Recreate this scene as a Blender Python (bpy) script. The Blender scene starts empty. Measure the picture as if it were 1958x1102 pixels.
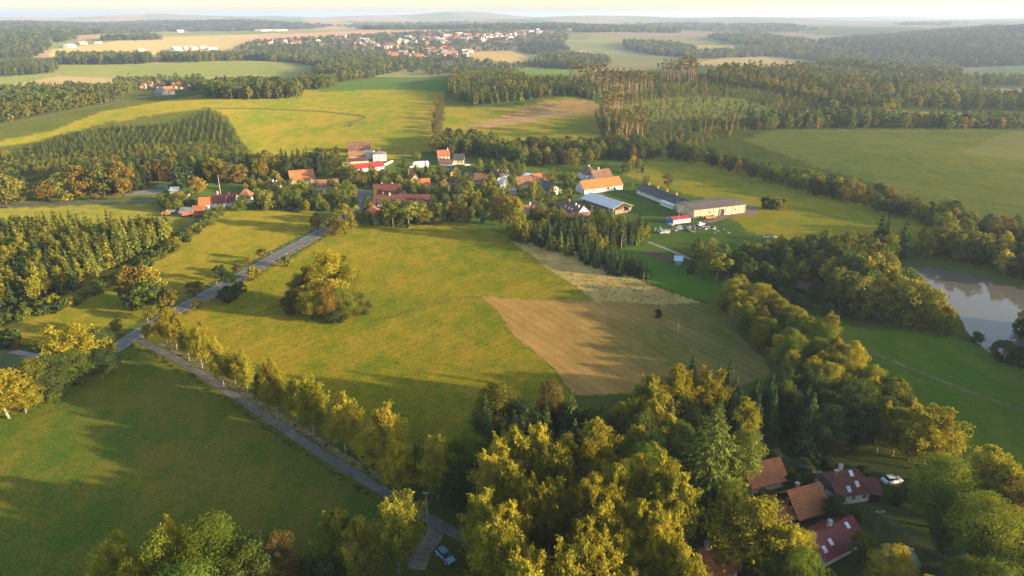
import bpy, math, random
import numpy as np
from mathutils import Vector, Matrix
random.seed(7)
RNG = np.random.default_rng(11)
R = math.radians
S = bpy.context.scene
COL = S.collection

# ---------------------------------------------------------------- camera, sky, sun, exposure
F_PX, U0, V0 = 1323.0, 979.0, 551.0
PITCH = R(21.35)
CAM_Z = 90.0
cam_d = bpy.data.cameras.new('camera'); cam = bpy.data.objects.new('camera', cam_d); COL.objects.link(cam)
cam.location = (0, 0, CAM_Z); cam.rotation_euler = (R(90) - PITCH, 0, 0)
cam_d.sensor_width = 36; cam_d.lens = 36 * F_PX / 1958.0
cam_d.clip_start = 1.0; cam_d.clip_end = 60000
S.camera = cam
SUN_AZ, SUN_EL = R(106.6), R(10.4)          # azimuth clockwise from +Y (the viewing direction)
w = bpy.data.worlds.new('World'); S.world = w; w.use_nodes = True
nt = w.node_tree; nt.nodes.clear()
sky = nt.nodes.new('ShaderNodeTexSky'); sky.sky_type = 'NISHITA'; sky.sun_disc = False
sky.sun_elevation = SUN_EL; sky.sun_rotation = SUN_AZ; sky.altitude = 450
sky.air_density = 1.0; sky.dust_density = 1.9; sky.ozone_density = 0.8
bg = nt.nodes.new('ShaderNodeBackground'); bg.inputs['Strength'].default_value = 0.15
wo = nt.nodes.new('ShaderNodeOutputWorld')
nt.links.new(sky.outputs[0], bg.inputs[0]); nt.links.new(bg.outputs[0], wo.inputs[0])
sun_d = bpy.data.lights.new('sun', 'SUN'); sun = bpy.data.objects.new('sun', sun_d); COL.objects.link(sun)
sun_d.energy = 5.0; sun_d.angle = R(0.6); sun_d.color = (1.0, 0.78, 0.47)
ld = Vector((-math.sin(SUN_AZ) * math.cos(SUN_EL), -math.cos(SUN_AZ) * math.cos(SUN_EL), -math.sin(SUN_EL)))
sun.rotation_euler = ld.to_track_quat('-Z', 'Y').to_euler(); sun.location = (300, -90, 200)
S.view_settings.view_transform = 'Standard'; S.view_settings.look = 'None'
S.view_settings.gamma = 1.0; S.view_settings.exposure = 1.68; S.view_settings.use_curve_mapping = False
S.render.engine = 'CYCLES'
cy = S.cycles
cy.use_denoising = True; cy.max_bounces = 5; cy.diffuse_bounces = 3; cy.glossy_bounces = 2
cy.transmission_bounces = 3; cy.volume_bounces = 1; cy.transparent_max_bounces = 4
cy.use_adaptive_sampling = True; cy.adaptive_threshold = 0.02; cy.caustics_reflective = False; cy.caustics_refractive = False
HAZE_D = 1.0e-4

# ---------------------------------------------------------------- terrain
PR = np.array([0, 900, 1200, 1500, 1750, 2100, 2600, 3300, 4000, 4800, 6000, 7500, 9500, 12500, 16000, 24000.])
PZ = np.array([0, 0, -3, -9, -12, -6, 10, 33, 36, 30, 42, 62, 66, 76, 80, 80.])
_rt = np.linspace(0, 25000, 2501); _zt = np.interp(_rt, PR, PZ)
_k = np.exp(-np.linspace(-2, 2, 41) ** 2); _k /= _k.sum(); _zt = np.convolve(np.pad(_zt, 20, mode='edge'), _k, 'valid')
def _flat(u, v):
    a = (u - U0) / F_PX; b = -(v - V0) / F_PX
    y = math.cos(PITCH) + math.sin(PITCH) * b; z = -math.sin(PITCH) + math.cos(PITCH) * b
    t = -CAM_Z / z; return a * t, y * t
BUMPS = []      # x, y, height, sigma x, sigma y
def bump(u, v, h, sx, sy): x, y = _flat(u, v); BUMPS.append((x, y, h, sx, sy))
bump(620, 205, 15, 260, 170); bump(400, 232, 7, 75, 70); bump(1290, 185, 26, 230, 190); bump(980, 165, 8, 130, 120)
bump(1020, 222, 4, 90, 90); bump(940, 112, 18, 130, 120); bump(1500, 130, 18, 250, 200); bump(330, 122, 16, 350, 200)
bump(1700, 300, 6, 120, 110); bump(1640, 110, -22, 300, 400); bump(480, 165, 7, 80, 70)
BUMPS.append((2150, 2500, 48, 700, 480)); BUMPS.append((1350, 2900, -26, 500, 700)); BUMPS.append((-800, 9300, 74, 700, 700)); BUMPS.append((-250, 9600, 40, 900, 700)); BUMPS.append((-4300, 8300, 45, 1900, 700)); BUMPS.append((-1900, 8600, 26, 700, 600)); BUMPS.append((900, 8200, 30, 700, 500)); BUMPS.append((2600, 7400, 26, 900, 500))
BUMPS.append((200, 6100, 18, 500, 400)); BUMPS.append((1500, 5600, 16, 500, 350)); BUMPS.append((-2600, 5600, 10, 900, 300))
def Hh(x, y):
    x = np.asarray(x, float); y = np.asarray(y, float); r = np.hypot(x, y)
    z = np.interp(r, _rt, _zt)
    nf = np.clip((r - 120) / 500, 0, 1)
    z = z + nf * (1.2 * np.sin(x / 71 + 1.3) * np.sin(y / 93 + .4) + .8 * np.sin(x / 38 + y / 57))
    fr = np.clip((r - 1400) / 3500, 0, 1)
    z = z + fr * (13 * np.sin(x / 410 + 2) * np.sin(y / 530 + 1) + 10 * np.sin(x / 820 - y / 640) + 5 * np.sin(x / 230 + y / 350 + 2))
    fv = np.clip((r - 5000) / 7000, 0, 1)
    z = z + fv * (17 * np.sin(x / 1500 + 4) * np.cos(y / 1900) + 9 * np.sin(x / 620 + y / 1300) + 4 * np.sin(x / 290 + 1))
    for bx, by, h, sx, sy in BUMPS:
        z = z + h * np.exp(-((x - bx) / sx) ** 2 - ((y - by) / sy) ** 2)
    return z
def ground(u, v):
    """photo points (arrays) -> points on the terrain"""
    u = np.atleast_1d(np.asarray(u, float)); v = np.atleast_1d(np.asarray(v, float))
    a = (u - U0) / F_PX; b = -(v - V0) / F_PX
    dy = math.cos(PITCH) + math.sin(PITCH) * b; dz = -math.sin(PITCH) + math.cos(PITCH) * b
    ts = np.geomspace(40, 19500, 900)
    X = a[:, None] * ts; Y = dy[:, None] * ts; Z = CAM_Z + dz[:, None] * ts
    below = Z < Hh(X, Y)
    hit = below.argmax(1); hit[~below.any(1)] = len(ts) - 1; hit = np.maximum(hit, 1)
    lo, hi = ts[hit - 1].copy(), ts[hit].copy()
    for _ in range(24):
        m = (lo + hi) / 2; bl = (CAM_Z + dz * m) < Hh(a * m, dy * m)
        hi = np.where(bl, m, hi); lo = np.where(bl, lo, m)
    x, y = a * hi, dy * hi
    return np.stack([x, y, Hh(x, y)], 1)
def G(u, v): return Vector(ground(u, v)[0])
def project(P):
    P = np.asarray(P, float); X = P[..., 0]; Y = P[..., 1]; Z = P[..., 2] - CAM_Z
    f = Y * math.cos(PITCH) - Z * math.sin(PITCH); up = Y * math.sin(PITCH) + Z * math.cos(PITCH)
    return U0 + F_PX * X / f, V0 - F_PX * up / f
def height_for(P, vt):
    """height of an upright thing standing on P whose top shows at photo row vt"""
    b = -(vt - V0) / F_PX
    s = math.sin(PITCH); c = math.cos(PITCH)      # (Y s + Z c) = b (Y c - Z s)
    return P[1] * (b * c - s) / (c + b * s) + CAM_Z - P[2]
def inpoly(x, y, poly):
    poly = np.asarray(poly); n = len(poly); r = np.zeros(x.shape, bool)
    bx = (x >= poly[:, 0].min()) & (x <= poly[:, 0].max()) & (y >= poly[:, 1].min()) & (y <= poly[:, 1].max())
    xs, ys = x[bx], y[bx]; rr = np.zeros(xs.shape, bool); j = n - 1
    for i in range(n):
        x1, y1 = poly[i]; x2, y2 = poly[j]
        if y1 != y2:
            rr ^= ((y1 > ys) != (y2 > ys)) & (xs < (x2 - x1) * (ys - y1) / (y2 - y1) + x1)
        j = i
    r[bx] = rr; return r
def wpoly(px):
    a = np.array(px, float); out = []
    for i in range(len(a)):                    # densify so that image-straight edges stay true on relief
        p, q = a[i], a[(i + 1) % len(a)]
        for t in (0, .25, .5, .75): out.append(p + (q - p) * t)
    out = np.array(out); return ground(out[:, 0], out[:, 1])[:, :2]

# ---------------------------------------------------------------- mesh and object helpers
def mesh_np(name, verts, faces, mats=(), midx=None, smooth=False):
    me = bpy.data.meshes.new(name)
    verts = np.asarray(verts, np.float32); faces = np.asarray(faces, np.int32)
    nv, nf, k = len(verts), len(faces), faces.shape[1]
    me.vertices.add(nv); me.vertices.foreach_set('co', verts.ravel())
    me.loops.add(nf * k); me.loops.foreach_set('vertex_index', faces.ravel())
    me.polygons.add(nf); me.polygons.foreach_set('loop_start', np.arange(0, nf * k, k, dtype=np.int32))
    me.polygons.foreach_set('loop_total', np.full(nf, k, np.int32))
    for m in mats: me.materials.append(m)
    if midx is not None: me.polygons.foreach_set('material_index', np.asarray(midx, np.int32))
    me.polygons.foreach_set('use_smooth', np.full(nf, smooth, bool))
    me.update(); return me
class MB:
    def __init__(s): s.v = []; s.f = []
    def add(s, vs, fs):
        o = len(s.v); s.v += [tuple(p) for p in vs]; s.f += [tuple(i + o for i in f) for f in fs]; return s
    def box(s, x0, x1, y0, y1, z0, z1):
        return s.add([(x0, y0, z0), (x1, y0, z0), (x1, y1, z0), (x0, y1, z0), (x0, y0, z1), (x1, y0, z1), (x1, y1, z1), (x0, y1, z1)],
              [(0, 3, 2, 1), (4, 5, 6, 7), (0, 1, 5, 4), (1, 2, 6, 5), (2, 3, 7, 6), (3, 0, 4, 7)])
    def slab(s, quad, t):      # a sheet given by 4 points (ccw from above) made t thick downwards
        q = [Vector(p) for p in quad]; d = [p - Vector((0, 0, t)) for p in q]
        return s.add(q + d, [(0, 1, 2, 3), (7, 6, 5, 4), (0, 4, 5, 1), (1, 5, 6, 2), (2, 6, 7, 3), (3, 7, 4, 0)])
    def tube(s, pts, rad, n=6, cap=True):
        o = len(s.v); pts = [Vector(p) for p in pts]
        for i, p in enumerate(pts):
            d = (pts[min(i + 1, len(pts) - 1)] - pts[max(i - 1, 0)]).normalized()
            a = d.cross(Vector((0, 0, 1)) if abs(d.z) < .9 else Vector((1, 0, 0))).normalized(); b = d.cross(a)
            r = rad[i] if hasattr(rad, '__len__') else rad
            for k in range(n):
                t = 2 * math.pi * k / n; s.v.append(tuple(p + a * (math.cos(t) * r) + b * (math.sin(t) * r)))
        for i in range(len(pts) - 1):
            for k in range(n):
                s.f.append((o + i * n + k, o + i * n + (k + 1) % n, o + (i + 1) * n + (k + 1) % n, o + (i + 1) * n + k))
        if cap: s.f.append(tuple(o + (len(pts) - 1) * n + k for k in range(n))); s.f.append(tuple(o + n - 1 - k for k in range(n)))
        return s
    def mesh(s, name, mat, smooth=False):
        me = bpy.data.meshes.new(name); me.from_pydata(s.v, [], s.f)
        if mat: me.materials.append(mat)
        if smooth:
            for p in me.polygons: p.use_smooth = True
        me.update(); return me
def link(name, me, parent=None, loc=None, rot=None, scale=None):
    o = bpy.data.objects.new(name, me); COL.objects.link(o)
    if parent: o.parent = parent
    if loc is not None: o.location = loc
    if rot is not None: o.rotation_euler = rot
    if scale is not None: o.scale = scale
    return o
def tag(o, label, cat, group=None):
    o['label'] = label; o['category'] = cat
    if group: o['group'] = group
    return o
def struct(o, label=None):
    o['kind'] = 'structure'
    if label: o['label'] = label
    return o
def thing(name, label, cat, loc, rz=0, group=None):
    o = link(name, None, None, loc, (0, 0, rz)); o.empty_display_size = 1; return tag(o, label, cat, group)

# ---------------------------------------------------------------- materials
def N(nt, t, **k):
    n = nt.nodes.new(t)
    for a, b in k.items(): setattr(n, a, b)
    return n
def mat_new(name):
    m = bpy.data.materials.new(name); m.use_nodes = True; nt = m.node_tree; nt.nodes.clear()
    out = nt.nodes.new('ShaderNodeOutputMaterial'); return m, nt, out
_mc = {}
def M(name, c, rough=.8, var=.18, scale=.8, metal=0., bump_h=0., stripe=None, spec=.3):
    """procedural paint, plaster, tile or metal: noise-mottled, optionally ribbed along one local axis"""
    if name in _mc: return _mc[name]
    m, nt, out = mat_new(name); L = nt.links
    p = N(nt, 'ShaderNodeBsdfPrincipled'); p.inputs['Roughness'].default_value = rough; p.inputs['Metallic'].default_value = metal
    p.inputs['Specular IOR Level'].default_value = spec
    tc = N(nt, 'ShaderNodeTexCoord'); n1 = N(nt, 'ShaderNodeTexNoise'); n1.inputs['Scale'].default_value = scale; n1.inputs['Detail'].default_value = 6
    n1.inputs['Roughness'].default_value = .65
    L.new(tc.outputs['Object'], n1.inputs['Vector'])
    mr = N(nt, 'ShaderNodeMapRange'); mr.inputs[1].default_value = .3; mr.inputs[2].default_value = .7
    mr.inputs[3].default_value = 1 - var * 1.6; mr.inputs[4].default_value = 1 + var
    L.new(n1.outputs[0], mr.inputs[0])
    n2 = N(nt, 'ShaderNodeTexNoise'); n2.inputs['Scale'].default_value = scale * 7; n2.inputs['Detail'].default_value = 3
    L.new(tc.outputs['Object'], n2.inputs['Vector'])
    m2 = N(nt, 'ShaderNodeMapRange'); m2.inputs[1].default_value = .3; m2.inputs[2].default_value = .7; m2.inputs[3].default_value = 1 - var; m2.inputs[4].default_value = 1 + var * .6
    L.new(n2.outputs[0], m2.inputs[0])
    mu = N(nt, 'ShaderNodeMath', operation='MULTIPLY'); L.new(mr.outputs[0], mu.inputs[0]); L.new(m2.outputs[0], mu.inputs[1])
    last = mu
    hsock = n2.outputs[0]
    if stripe:
        axis, per, amt = stripe
        sx = N(nt, 'ShaderNodeSeparateXYZ'); L.new(tc.outputs['Object'], sx.inputs[0])
        ml = N(nt, 'ShaderNodeMath', operation='MULTIPLY'); ml.inputs[1].default_value = 2 * math.pi / per; L.new(sx.outputs[axis], ml.inputs[0])
        sn = N(nt, 'ShaderNodeMath', operation='SINE'); L.new(ml.outputs[0], sn.inputs[0])
        m3 = N(nt, 'ShaderNodeMapRange'); m3.inputs[1].default_value = -1; m3.inputs[2].default_value = -.3; m3.inputs[3].default_value = 1 - amt; m3.inputs[4].default_value = 1
        L.new(sn.outputs[0], m3.inputs[0])
        mm = N(nt, 'ShaderNodeMath', operation='MULTIPLY'); L.new(mu.outputs[0], mm.inputs[0]); L.new(m3.outputs[0], mm.inputs[1]); last = mm; hsock = m3.outputs[0]
    vm = N(nt, 'ShaderNodeVectorMath', operation='SCALE'); vm.inputs[0].default_value = c; L.new(last.outputs[0], vm.inputs['Scale'])
    L.new(vm.outputs[0], p.inputs['Base Color'])
    if bump_h:
        b = N(nt, 'ShaderNodeBump'); b.inputs['Distance'].default_value = bump_h; b.inputs['Strength'].default_value = .6
        L.new(hsock, b.inputs['Height']); L.new(b.outputs[0], p.inputs['Normal'])
    L.new(p.outputs[0], out.inputs[0]); _mc[name] = m; return m
def leaf_mat(name, ca, cb, trans=.3, clump=.35):
    m, nt, out = mat_new(name); L = nt.links
    oi = N(nt, 'ShaderNodeObjectInfo'); mx = N(nt, 'ShaderNodeMix', data_type='RGBA')
    mx.inputs[6].default_value = (*ca, 1); mx.inputs[7].default_value = (*cb, 1); L.new(oi.outputs['Random'], mx.inputs[0])
    tc = N(nt, 'ShaderNodeTexCoord'); n1 = N(nt, 'ShaderNodeTexNoise'); n1.inputs['Scale'].default_value = clump; n1.inputs['Detail'].default_value = 3
    L.new(tc.outputs['Object'], n1.inputs['Vector'])
    mr = N(nt, 'ShaderNodeMapRange'); mr.inputs[1].default_value = .3; mr.inputs[2].default_value = .7; mr.inputs[3].default_value = .68; mr.inputs[4].default_value = 1.32
    L.new(n1.outputs[0], mr.inputs[0])
    ge = N(nt, 'ShaderNodeNewGeometry'); m2 = N(nt, 'ShaderNodeMapRange'); m2.inputs[3].default_value = .75; m2.inputs[4].default_value = 1.25
    L.new(ge.outputs['Random Per Island'], m2.inputs[0])
    wn = N(nt, 'ShaderNodeTexWhiteNoise', noise_dimensions='1D'); L.new(oi.outputs['Random'], wn.inputs['W'])
    m3 = N(nt, 'ShaderNodeMapRange'); m3.inputs[3].default_value = .72; m3.inputs[4].default_value = 1.28; L.new(wn.outputs[0], m3.inputs[0])
    a = N(nt, 'ShaderNodeMath', operation='MULTIPLY'); L.new(mr.outputs[0], a.inputs[0]); L.new(m2.outputs[0], a.inputs[1])
    b = N(nt, 'ShaderNodeMath', operation='MULTIPLY'); L.new(a.outputs[0], b.inputs[0]); L.new(m3.outputs[0], b.inputs[1])
    vm = N(nt, 'ShaderNodeVectorMath', operation='SCALE'); L.new(mx.outputs[2], vm.inputs[0]); L.new(b.outputs[0], vm.inputs['Scale'])
    d = N(nt, 'ShaderNodeBsdfDiffuse'); t = N(nt, 'ShaderNodeBsdfTranslucent'); ms = N(nt, 'ShaderNodeMixShader'); ms.inputs[0].default_value = trans
    L.new(vm.outputs[0], d.inputs[0])
    tm = N(nt, 'ShaderNodeVectorMath', operation='MULTIPLY'); tm.inputs[1].default_value = (1.5, 1.4, .7); L.new(vm.outputs[0], tm.inputs[0]); L.new(tm.outputs[0], t.inputs[0])
    L.new(d.outputs[0], ms.inputs[1]); L.new(t.outputs[0], ms.inputs[2]); L.new(ms.outputs[0], out.inputs[0]); return m
LM = {
 'birch':   leaf_mat('birch_leaves', (.200, .192, .018), (.285, .235, .022)),
 'birchg':  leaf_mat('green_birch_leaves', (.150, .150, .020), (.205, .190, .022)),
 'broad':   leaf_mat('broadleaf_leaves', (0.0806, 0.1116, 0.0217), (0.1271, 0.1457, 0.0248)),
 'bright':  leaf_mat('bright_green_leaves', (.085, .125, .016), (.135, .155, .018)),
 'olive':   leaf_mat('olive_leaves', (0.128, 0.1344, 0.0288), (0.176, 0.1632, 0.0288)),
 'orange':  leaf_mat('orange_autumn_leaves', (.165, .125, .022), (.225, .155, .024)),
 'yellow': leaf_mat('yellow_autumn_leaves', (.225, .205, .018), (.285, .235, .020)),
 'brown':   leaf_mat('brown_autumn_leaves', (.120, .095, .030), (.155, .115, .034)),
 'dark':    leaf_mat('dark_leaves', (0.0405, 0.0621, 0.0216), (0.0648, 0.0864, 0.0243), .2),
 'spruce':  leaf_mat('spruce_needles', (0.036, 0.057, 0.021), (0.06, 0.081, 0.0225), .12),
 'larch':   leaf_mat('larch_needles', (0.099, 0.1254, 0.0231), (0.1568, 0.1683, 0.0247), .2),
 'pine':    leaf_mat('pine_needles', (0.06, 0.0825, 0.027), (0.093, 0.1125, 0.03), .15),
 'willow':  leaf_mat('willow_leaves', (0.117, 0.13, 0.0585), (0.156, 0.1625, 0.065), .25),
 'dry':     leaf_mat('dry_leaves', (0.165, 0.1265, 0.0605), (0.198, 0.1485, 0.066), .2),
 'tan': leaf_mat('tan_pine_needles', (.110, .092, .030), (.150, .115, .036), .2),
}
BARK = M('bark', (.055, .042, .032), .9, .35, 2.0)
BARKL = M('pine_bark', (.27, .17, .10), .9, .3, 1.5)
def birch_bark():
    m, nt, out = mat_new('birch_bark'); L = nt.links
    p = N(nt, 'ShaderNodeBsdfPrincipled'); p.inputs['Roughness'].default_value = .7
    tc = N(nt, 'ShaderNodeTexCoord'); mp = N(nt, 'ShaderNodeMapping'); mp.inputs['Scale'].default_value = (3, 3, 1.2); n = N(nt, 'ShaderNodeTexNoise'); n.inputs['Scale'].default_value = 1.6; n.inputs['Detail'].default_value = 5
    L.new(tc.outputs['Object'], mp.inputs[0]); L.new(mp.outputs[0], n.inputs['Vector'])
    cr = N(nt, 'ShaderNodeValToRGB'); cr.color_ramp.elements[0].position = .42; cr.color_ramp.elements[0].color = (.04, .035, .03, 1); cr.color_ramp.elements[1].position = .54; cr.color_ramp.elements[1].color = (.36, .33, .28, 1)
    L.new(n.outputs[0], cr.inputs[0]); L.new(cr.outputs[0], p.inputs['Base Color']); L.new(p.outputs[0], out.inputs[0]); return m
BBARK = birch_bark()

def field_mat():
    m, nt, out = mat_new('field_ground'); L = nt.links
    A = N(nt, 'ShaderNodeAttribute', attribute_name='colA'); B = N(nt, 'ShaderNodeAttribute', attribute_name='colB'); Fa = N(nt, 'ShaderNodeAttribute', attribute_name='fx')
    tc = N(nt, 'ShaderNodeTexCoord')
    def noise(sc, det=4, ro=.6, stretch=None):
        n = N(nt, 'ShaderNodeTexNoise'); n.inputs['Scale'].default_value = sc; n.inputs['Detail'].default_value = det; n.inputs['Roughness'].default_value = ro
        if stretch:
            mp = N(nt, 'ShaderNodeMapping'); mp.inputs['Scale'].default_value = stretch; mp.inputs['Rotation'].default_value = (0, 0, .5); L.new(tc.outputs['Object'], mp.inputs[0]); L.new(mp.outputs[0], n.inputs['Vector'])
        else: L.new(tc.outputs['Object'], n.inputs['Vector'])
        return n.outputs[0]
    def rng(s, a, b, c, d):
        r = N(nt, 'ShaderNodeMapRange'); r.inputs[1].default_value = a; r.inputs[2].default_value = b; r.inputs[3].default_value = c; r.inputs[4].default_value = d; L.new(s, r.inputs[0]); return r.outputs[0]
    def mt(op, a, b):
        x = N(nt, 'ShaderNodeMath', operation=op)
        for i, q in enumerate((a, b)):
            if isinstance(q, (int, float)): x.inputs[i].default_value = q
            else: L.new(q, x.inputs[i])
        return x.outputs[0]
    big = noise(.021, 5, .66); mid = noise(.14, 6, .72, (1, .5, 1)); small = noise(1.9, 4, .72); fine = noise(6.5, 3, .7)
    sep = N(nt, 'ShaderNodeSeparateColor'); L.new(Fa.outputs['Color'], sep.inputs[0])     # r stripe coordinate, g stripe amount, b tuft amount
    f = mt('ADD', mt('ADD', mt('MULTIPLY', big, .42), mt('MULTIPLY', mid, .44)), mt('MULTIPLY', small, .14))
    fac = rng(f, .43, .545, 0, 1)
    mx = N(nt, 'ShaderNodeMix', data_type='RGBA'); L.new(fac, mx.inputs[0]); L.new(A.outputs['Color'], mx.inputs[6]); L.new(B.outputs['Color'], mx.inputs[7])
    # tuft speckle
    sp = mt('ADD', mt('MULTIPLY', rng(small, .35, .65, -.30, .30), sep.outputs[2]), mt('MULTIPLY', rng(fine, .3, .7, -.2, .2), sep.outputs[2]))
    # straw-coloured and deep-green blotches, a few metres across
    bl = rng(noise(.36, 5, .75), .49, .62, 0, .85)
    # tillage / mowing lines
    wob = mt('ADD', sep.outputs[0], mt('MULTIPLY', noise(.05, 2), 3.5))
    st = mt('MULTIPLY', mt('ADD', mt('SINE', mt('MULTIPLY', wob, 1.9), 0), mt('MULTIPLY', mt('SINE', mt('MULTIPLY', wob, .57), 0), .8)), mt('MULTIPLY', sep.outputs[1], rng(mid, .3, .7, .2, 1.4)))
    v = mt('ADD', mt('ADD', 1.0, sp), st)
    v = mt('MAXIMUM', v, .25)
    sc = N(nt, 'ShaderNodeVectorMath', operation='SCALE'); L.new(mx.outputs[2], sc.inputs[0]); L.new(v, sc.inputs['Scale'])
    mul = N(nt, 'ShaderNodeVectorMath', operation='MULTIPLY'); mul.inputs[1].default_value = (.66, .90, .6); L.new(sc.outputs[0], mul.inputs[0])
    m2 = N(nt, 'ShaderNodeMix', data_type='RGBA'); L.new(mt('MULTIPLY', bl, sep.outputs[2]), m2.inputs[0]); L.new(sc.outputs[0], m2.inputs[6]); L.new(mul.outputs[0], m2.inputs[7])
    d = N(nt, 'ShaderNodeBsdfDiffuse'); d.inputs['Roughness'].default_value = .6; L.new(m2.outputs[2], d.inputs[0])
    bp = N(nt, 'ShaderNodeBump'); bp.inputs['Strength'].default_value = .5; bp.inputs['Distance'].default_value = .09
    hgt = mt('MULTIPLY', mt('ADD', mt('MULTIPLY', small, 1.0), mt('MULTIPLY', fine, .45)), sep.outputs[2]); L.new(hgt, bp.inputs['Height']); L.new(bp.outputs[0], d.inputs['Normal'])
    L.new(d.outputs[0], out.inputs[0]); return m
FIELD = field_mat()

# ---------------------------------------------------------------- ground sheet, split into fields
th = np.concatenate([np.arange(-180, -46, 3.5), np.arange(-46, 46.01, .18), np.arange(49, 180, 3.5)])
rr = [4., 20., 40., 52.]
while rr[-1] < 22000: rr.append(rr[-1] + min(rr[-1] ** 2 * 3.2e-5, .0125 * rr[-1]) + .02)
rr = np.array(rr)
TH, RR = np.meshgrid(np.radians(th), rr)
GX = (RR * np.sin(TH)); GY = (RR * np.cos(TH))
pond_px = [(1742, 512), (1790, 512), (1850, 525), (1925, 545), (1990, 565), (2080, 600), (2100, 720), (2010, 720), (1940, 690), (1895, 673), (1868, 655), (1850, 632), (1835, 600), (1800, 560), (1765, 530)]
pond_w = wpoly(pond_px); pz = float(np.median(Hh(pond_w[:, 0], pond_w[:, 1])))
GZ = Hh(GX, GY)
_pc = pond_w.mean(0)
inp = inpoly(GX, GY, pond_w); inp2 = inpoly(_pc[0] + (GX - _pc[0]) / 1.10, _pc[1] + (GY - _pc[1]) / 1.10, pond_w)
GZ = np.where(inp2, np.minimum(GZ, pz + .1), GZ); GZ = np.where(inp, pz - 1.2, GZ)
na, nr = len(th), len(rr)
x, y = GX.ravel(), GY.ravel(); rad = np.hypot(x, y)
jx = x + np.sin(x / 5.1 + y / 3.7) * .6 + np.sin(y / 9.3) * .5; jy = y + np.sin(x / 7.7) * .7 + np.cos(y / 4.4 + x / 6) * .5
cA = np.tile(np.array([.060, .080, .014]), (len(x), 1)); cB = np.tile(np.array([.095, .095, .020]), (len(x), 1))
sv = np.zeros(len(x)); sw = np.zeros(len(x)); tf = np.full(len(x), .7); reg = np.zeros(len(x), int)
# distant farmland: a patchwork of plots
far = rad > 1250
cellx = np.floor((x + .35 * y) / 420 + .3 * np.sin(y / 700)); celly = np.floor((y - .25 * x) / (300 + rad * .03) + .3 * np.sin(x / 500))
hsh = np.mod(np.sin(cellx * 127.1 + celly * 311.7) * 43758.5453, 1)
pal = np.array([[.22, .18, .075], [.13, .15, .045], [.26, .19, .10], [.17, .17, .055], [.10, .13, .045], [.25, .17, .11]])
pc = pal[(hsh * 6).astype(int)]
cA[far] = pc[far]; cB[far] = pc[far] * 1.12
FIELDS = []
def field(name, label, px, a, b, tuft=.6, stripe=None):
    k = len(FIELDS) + 1; wp = wpoly(px); m = inpoly(jx, jy, wp)
    cA[m] = a; cB[m] = b; tf[m] = tuft; reg[m] = k; sw[m] = 0
    if stripe:
        (ua, va), (ub, vb), amt = stripe; p, q = ground([ua, ub], [va, vb])[:, :2]; d = (q - p) / np.linalg.norm(q - p)
        sv[m] = (x[m] - p[0]) * -d[1] + (y[m] - p[1]) * d[0]; sw[m] = amt
    FIELDS.append((name, label)); return wp
YG = ((.130, .160, .012), (.245, .185, .022)); GR = ((.060, .105, .018), (.090, .120, .022)); GB = ((.085, .098, .026), (.120, .110, .036))
field('village_green', 'short green grass between the village houses', [(240, 400), (300, 350), (640, 320), (660, 290), (750, 290), (850, 300), (900, 295), (1000, 310), (1190, 305), (1300, 300), (1330, 330), (1430, 420), (1500, 465), (1400, 480), (1250, 470), (1100, 440), (960, 440), (700, 440), (600, 405)], *GR, .45)
field('far_meadow', 'yellow green sloping meadow above the village', [(-120, 290), (0, 270), (100, 250), (190, 215), (390, 180), (590, 165), (850, 148), (852, 175), (838, 240), (822, 290), (745, 305), (478, 298), (440, 230), (400, 205), (200, 235), (60, 275)], *YG, .5, ((500, 240), (800, 225), .04))
field('crest_field', 'deeper green field along the crest of the hill', [(560, 168), (700, 153), (860, 146), (858, 176), (800, 172), (700, 172), (620, 176)], (.06, .12, .02), (.09, .135, .026), .2)
field('far_pasture', 'pale green pasture in front of the far woods', [(-100, 178), (0, 166), (110, 146), (300, 152), (560, 138), (620, 134), (560, 122), (480, 117), (250, 122), (110, 124), (-100, 132)], (.13, .16, .04), (.17, .18, .05), .15)
field('hill_field', 'yellow green field below the hill wood', [(846, 252), (850, 205), (980, 205), (1090, 183), (1148, 200), (1146, 262), (1060, 280), (1000, 272), (900, 262)], *YG, .3)
field('tilled_strip', 'orange brown strip of bare soil on the hill field', [(868, 250), (930, 232), (1010, 205), (1090, 189), (1146, 200), (1142, 214), (1060, 226), (980, 240)], (.26, .155, .062), (.30, .19, .07), .3, ((868, 250), (1142, 207), .08))
field('right_far_field', 'large dull green field beyond the hedgerow', [(1420, 268), (1480, 248), (1958, 246), (2200, 255), (2200, 500), (1960, 450), (1830, 420), (1700, 360), (1540, 312)], (.095, .125, .022), (.150, .145, .028), .5, ((1500, 262), (1950, 300), .04))
field('mown_field', 'lighter mown field at the far right', [(1838, 290), (1930, 252), (2200, 258), (2200, 330), (1900, 300)], (.15, .15, .035), (.19, .165, .045), .25)
field('farm_pasture', 'golden green pasture behind the barns', [(1180, 325), (1260, 296), (1400, 320), (1560, 368), (1790, 428), (1790, 470), (1530, 480), (1430, 440), (1350, 380), (1230, 350)], (.140, .165, .012), (.245, .195, .018), .5, ((1250, 330), (1700, 450), .04))
field('stripe_lawn', 'mown striped grass beside the left farm', [(-60, 402), (0, 399), (300, 388), (420, 402), (370, 425), (330, 450), (200, 460), (-60, 430)], (.15, .15, .022), (.20, .175, .03), .35, ((200, 418), (360, 424), .10))
field('roadside_field', 'golden brown field left of the road', [(60, 590), (230, 505), (340, 470), (420, 402), (600, 403), (612, 437), (455, 528), (300, 612), (215, 655), (120, 660), (-60, 650), (-60, 600)], (.125, .140, .010), (.225, .165, .020), .8, ((300, 600), (600, 440), .05))
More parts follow.
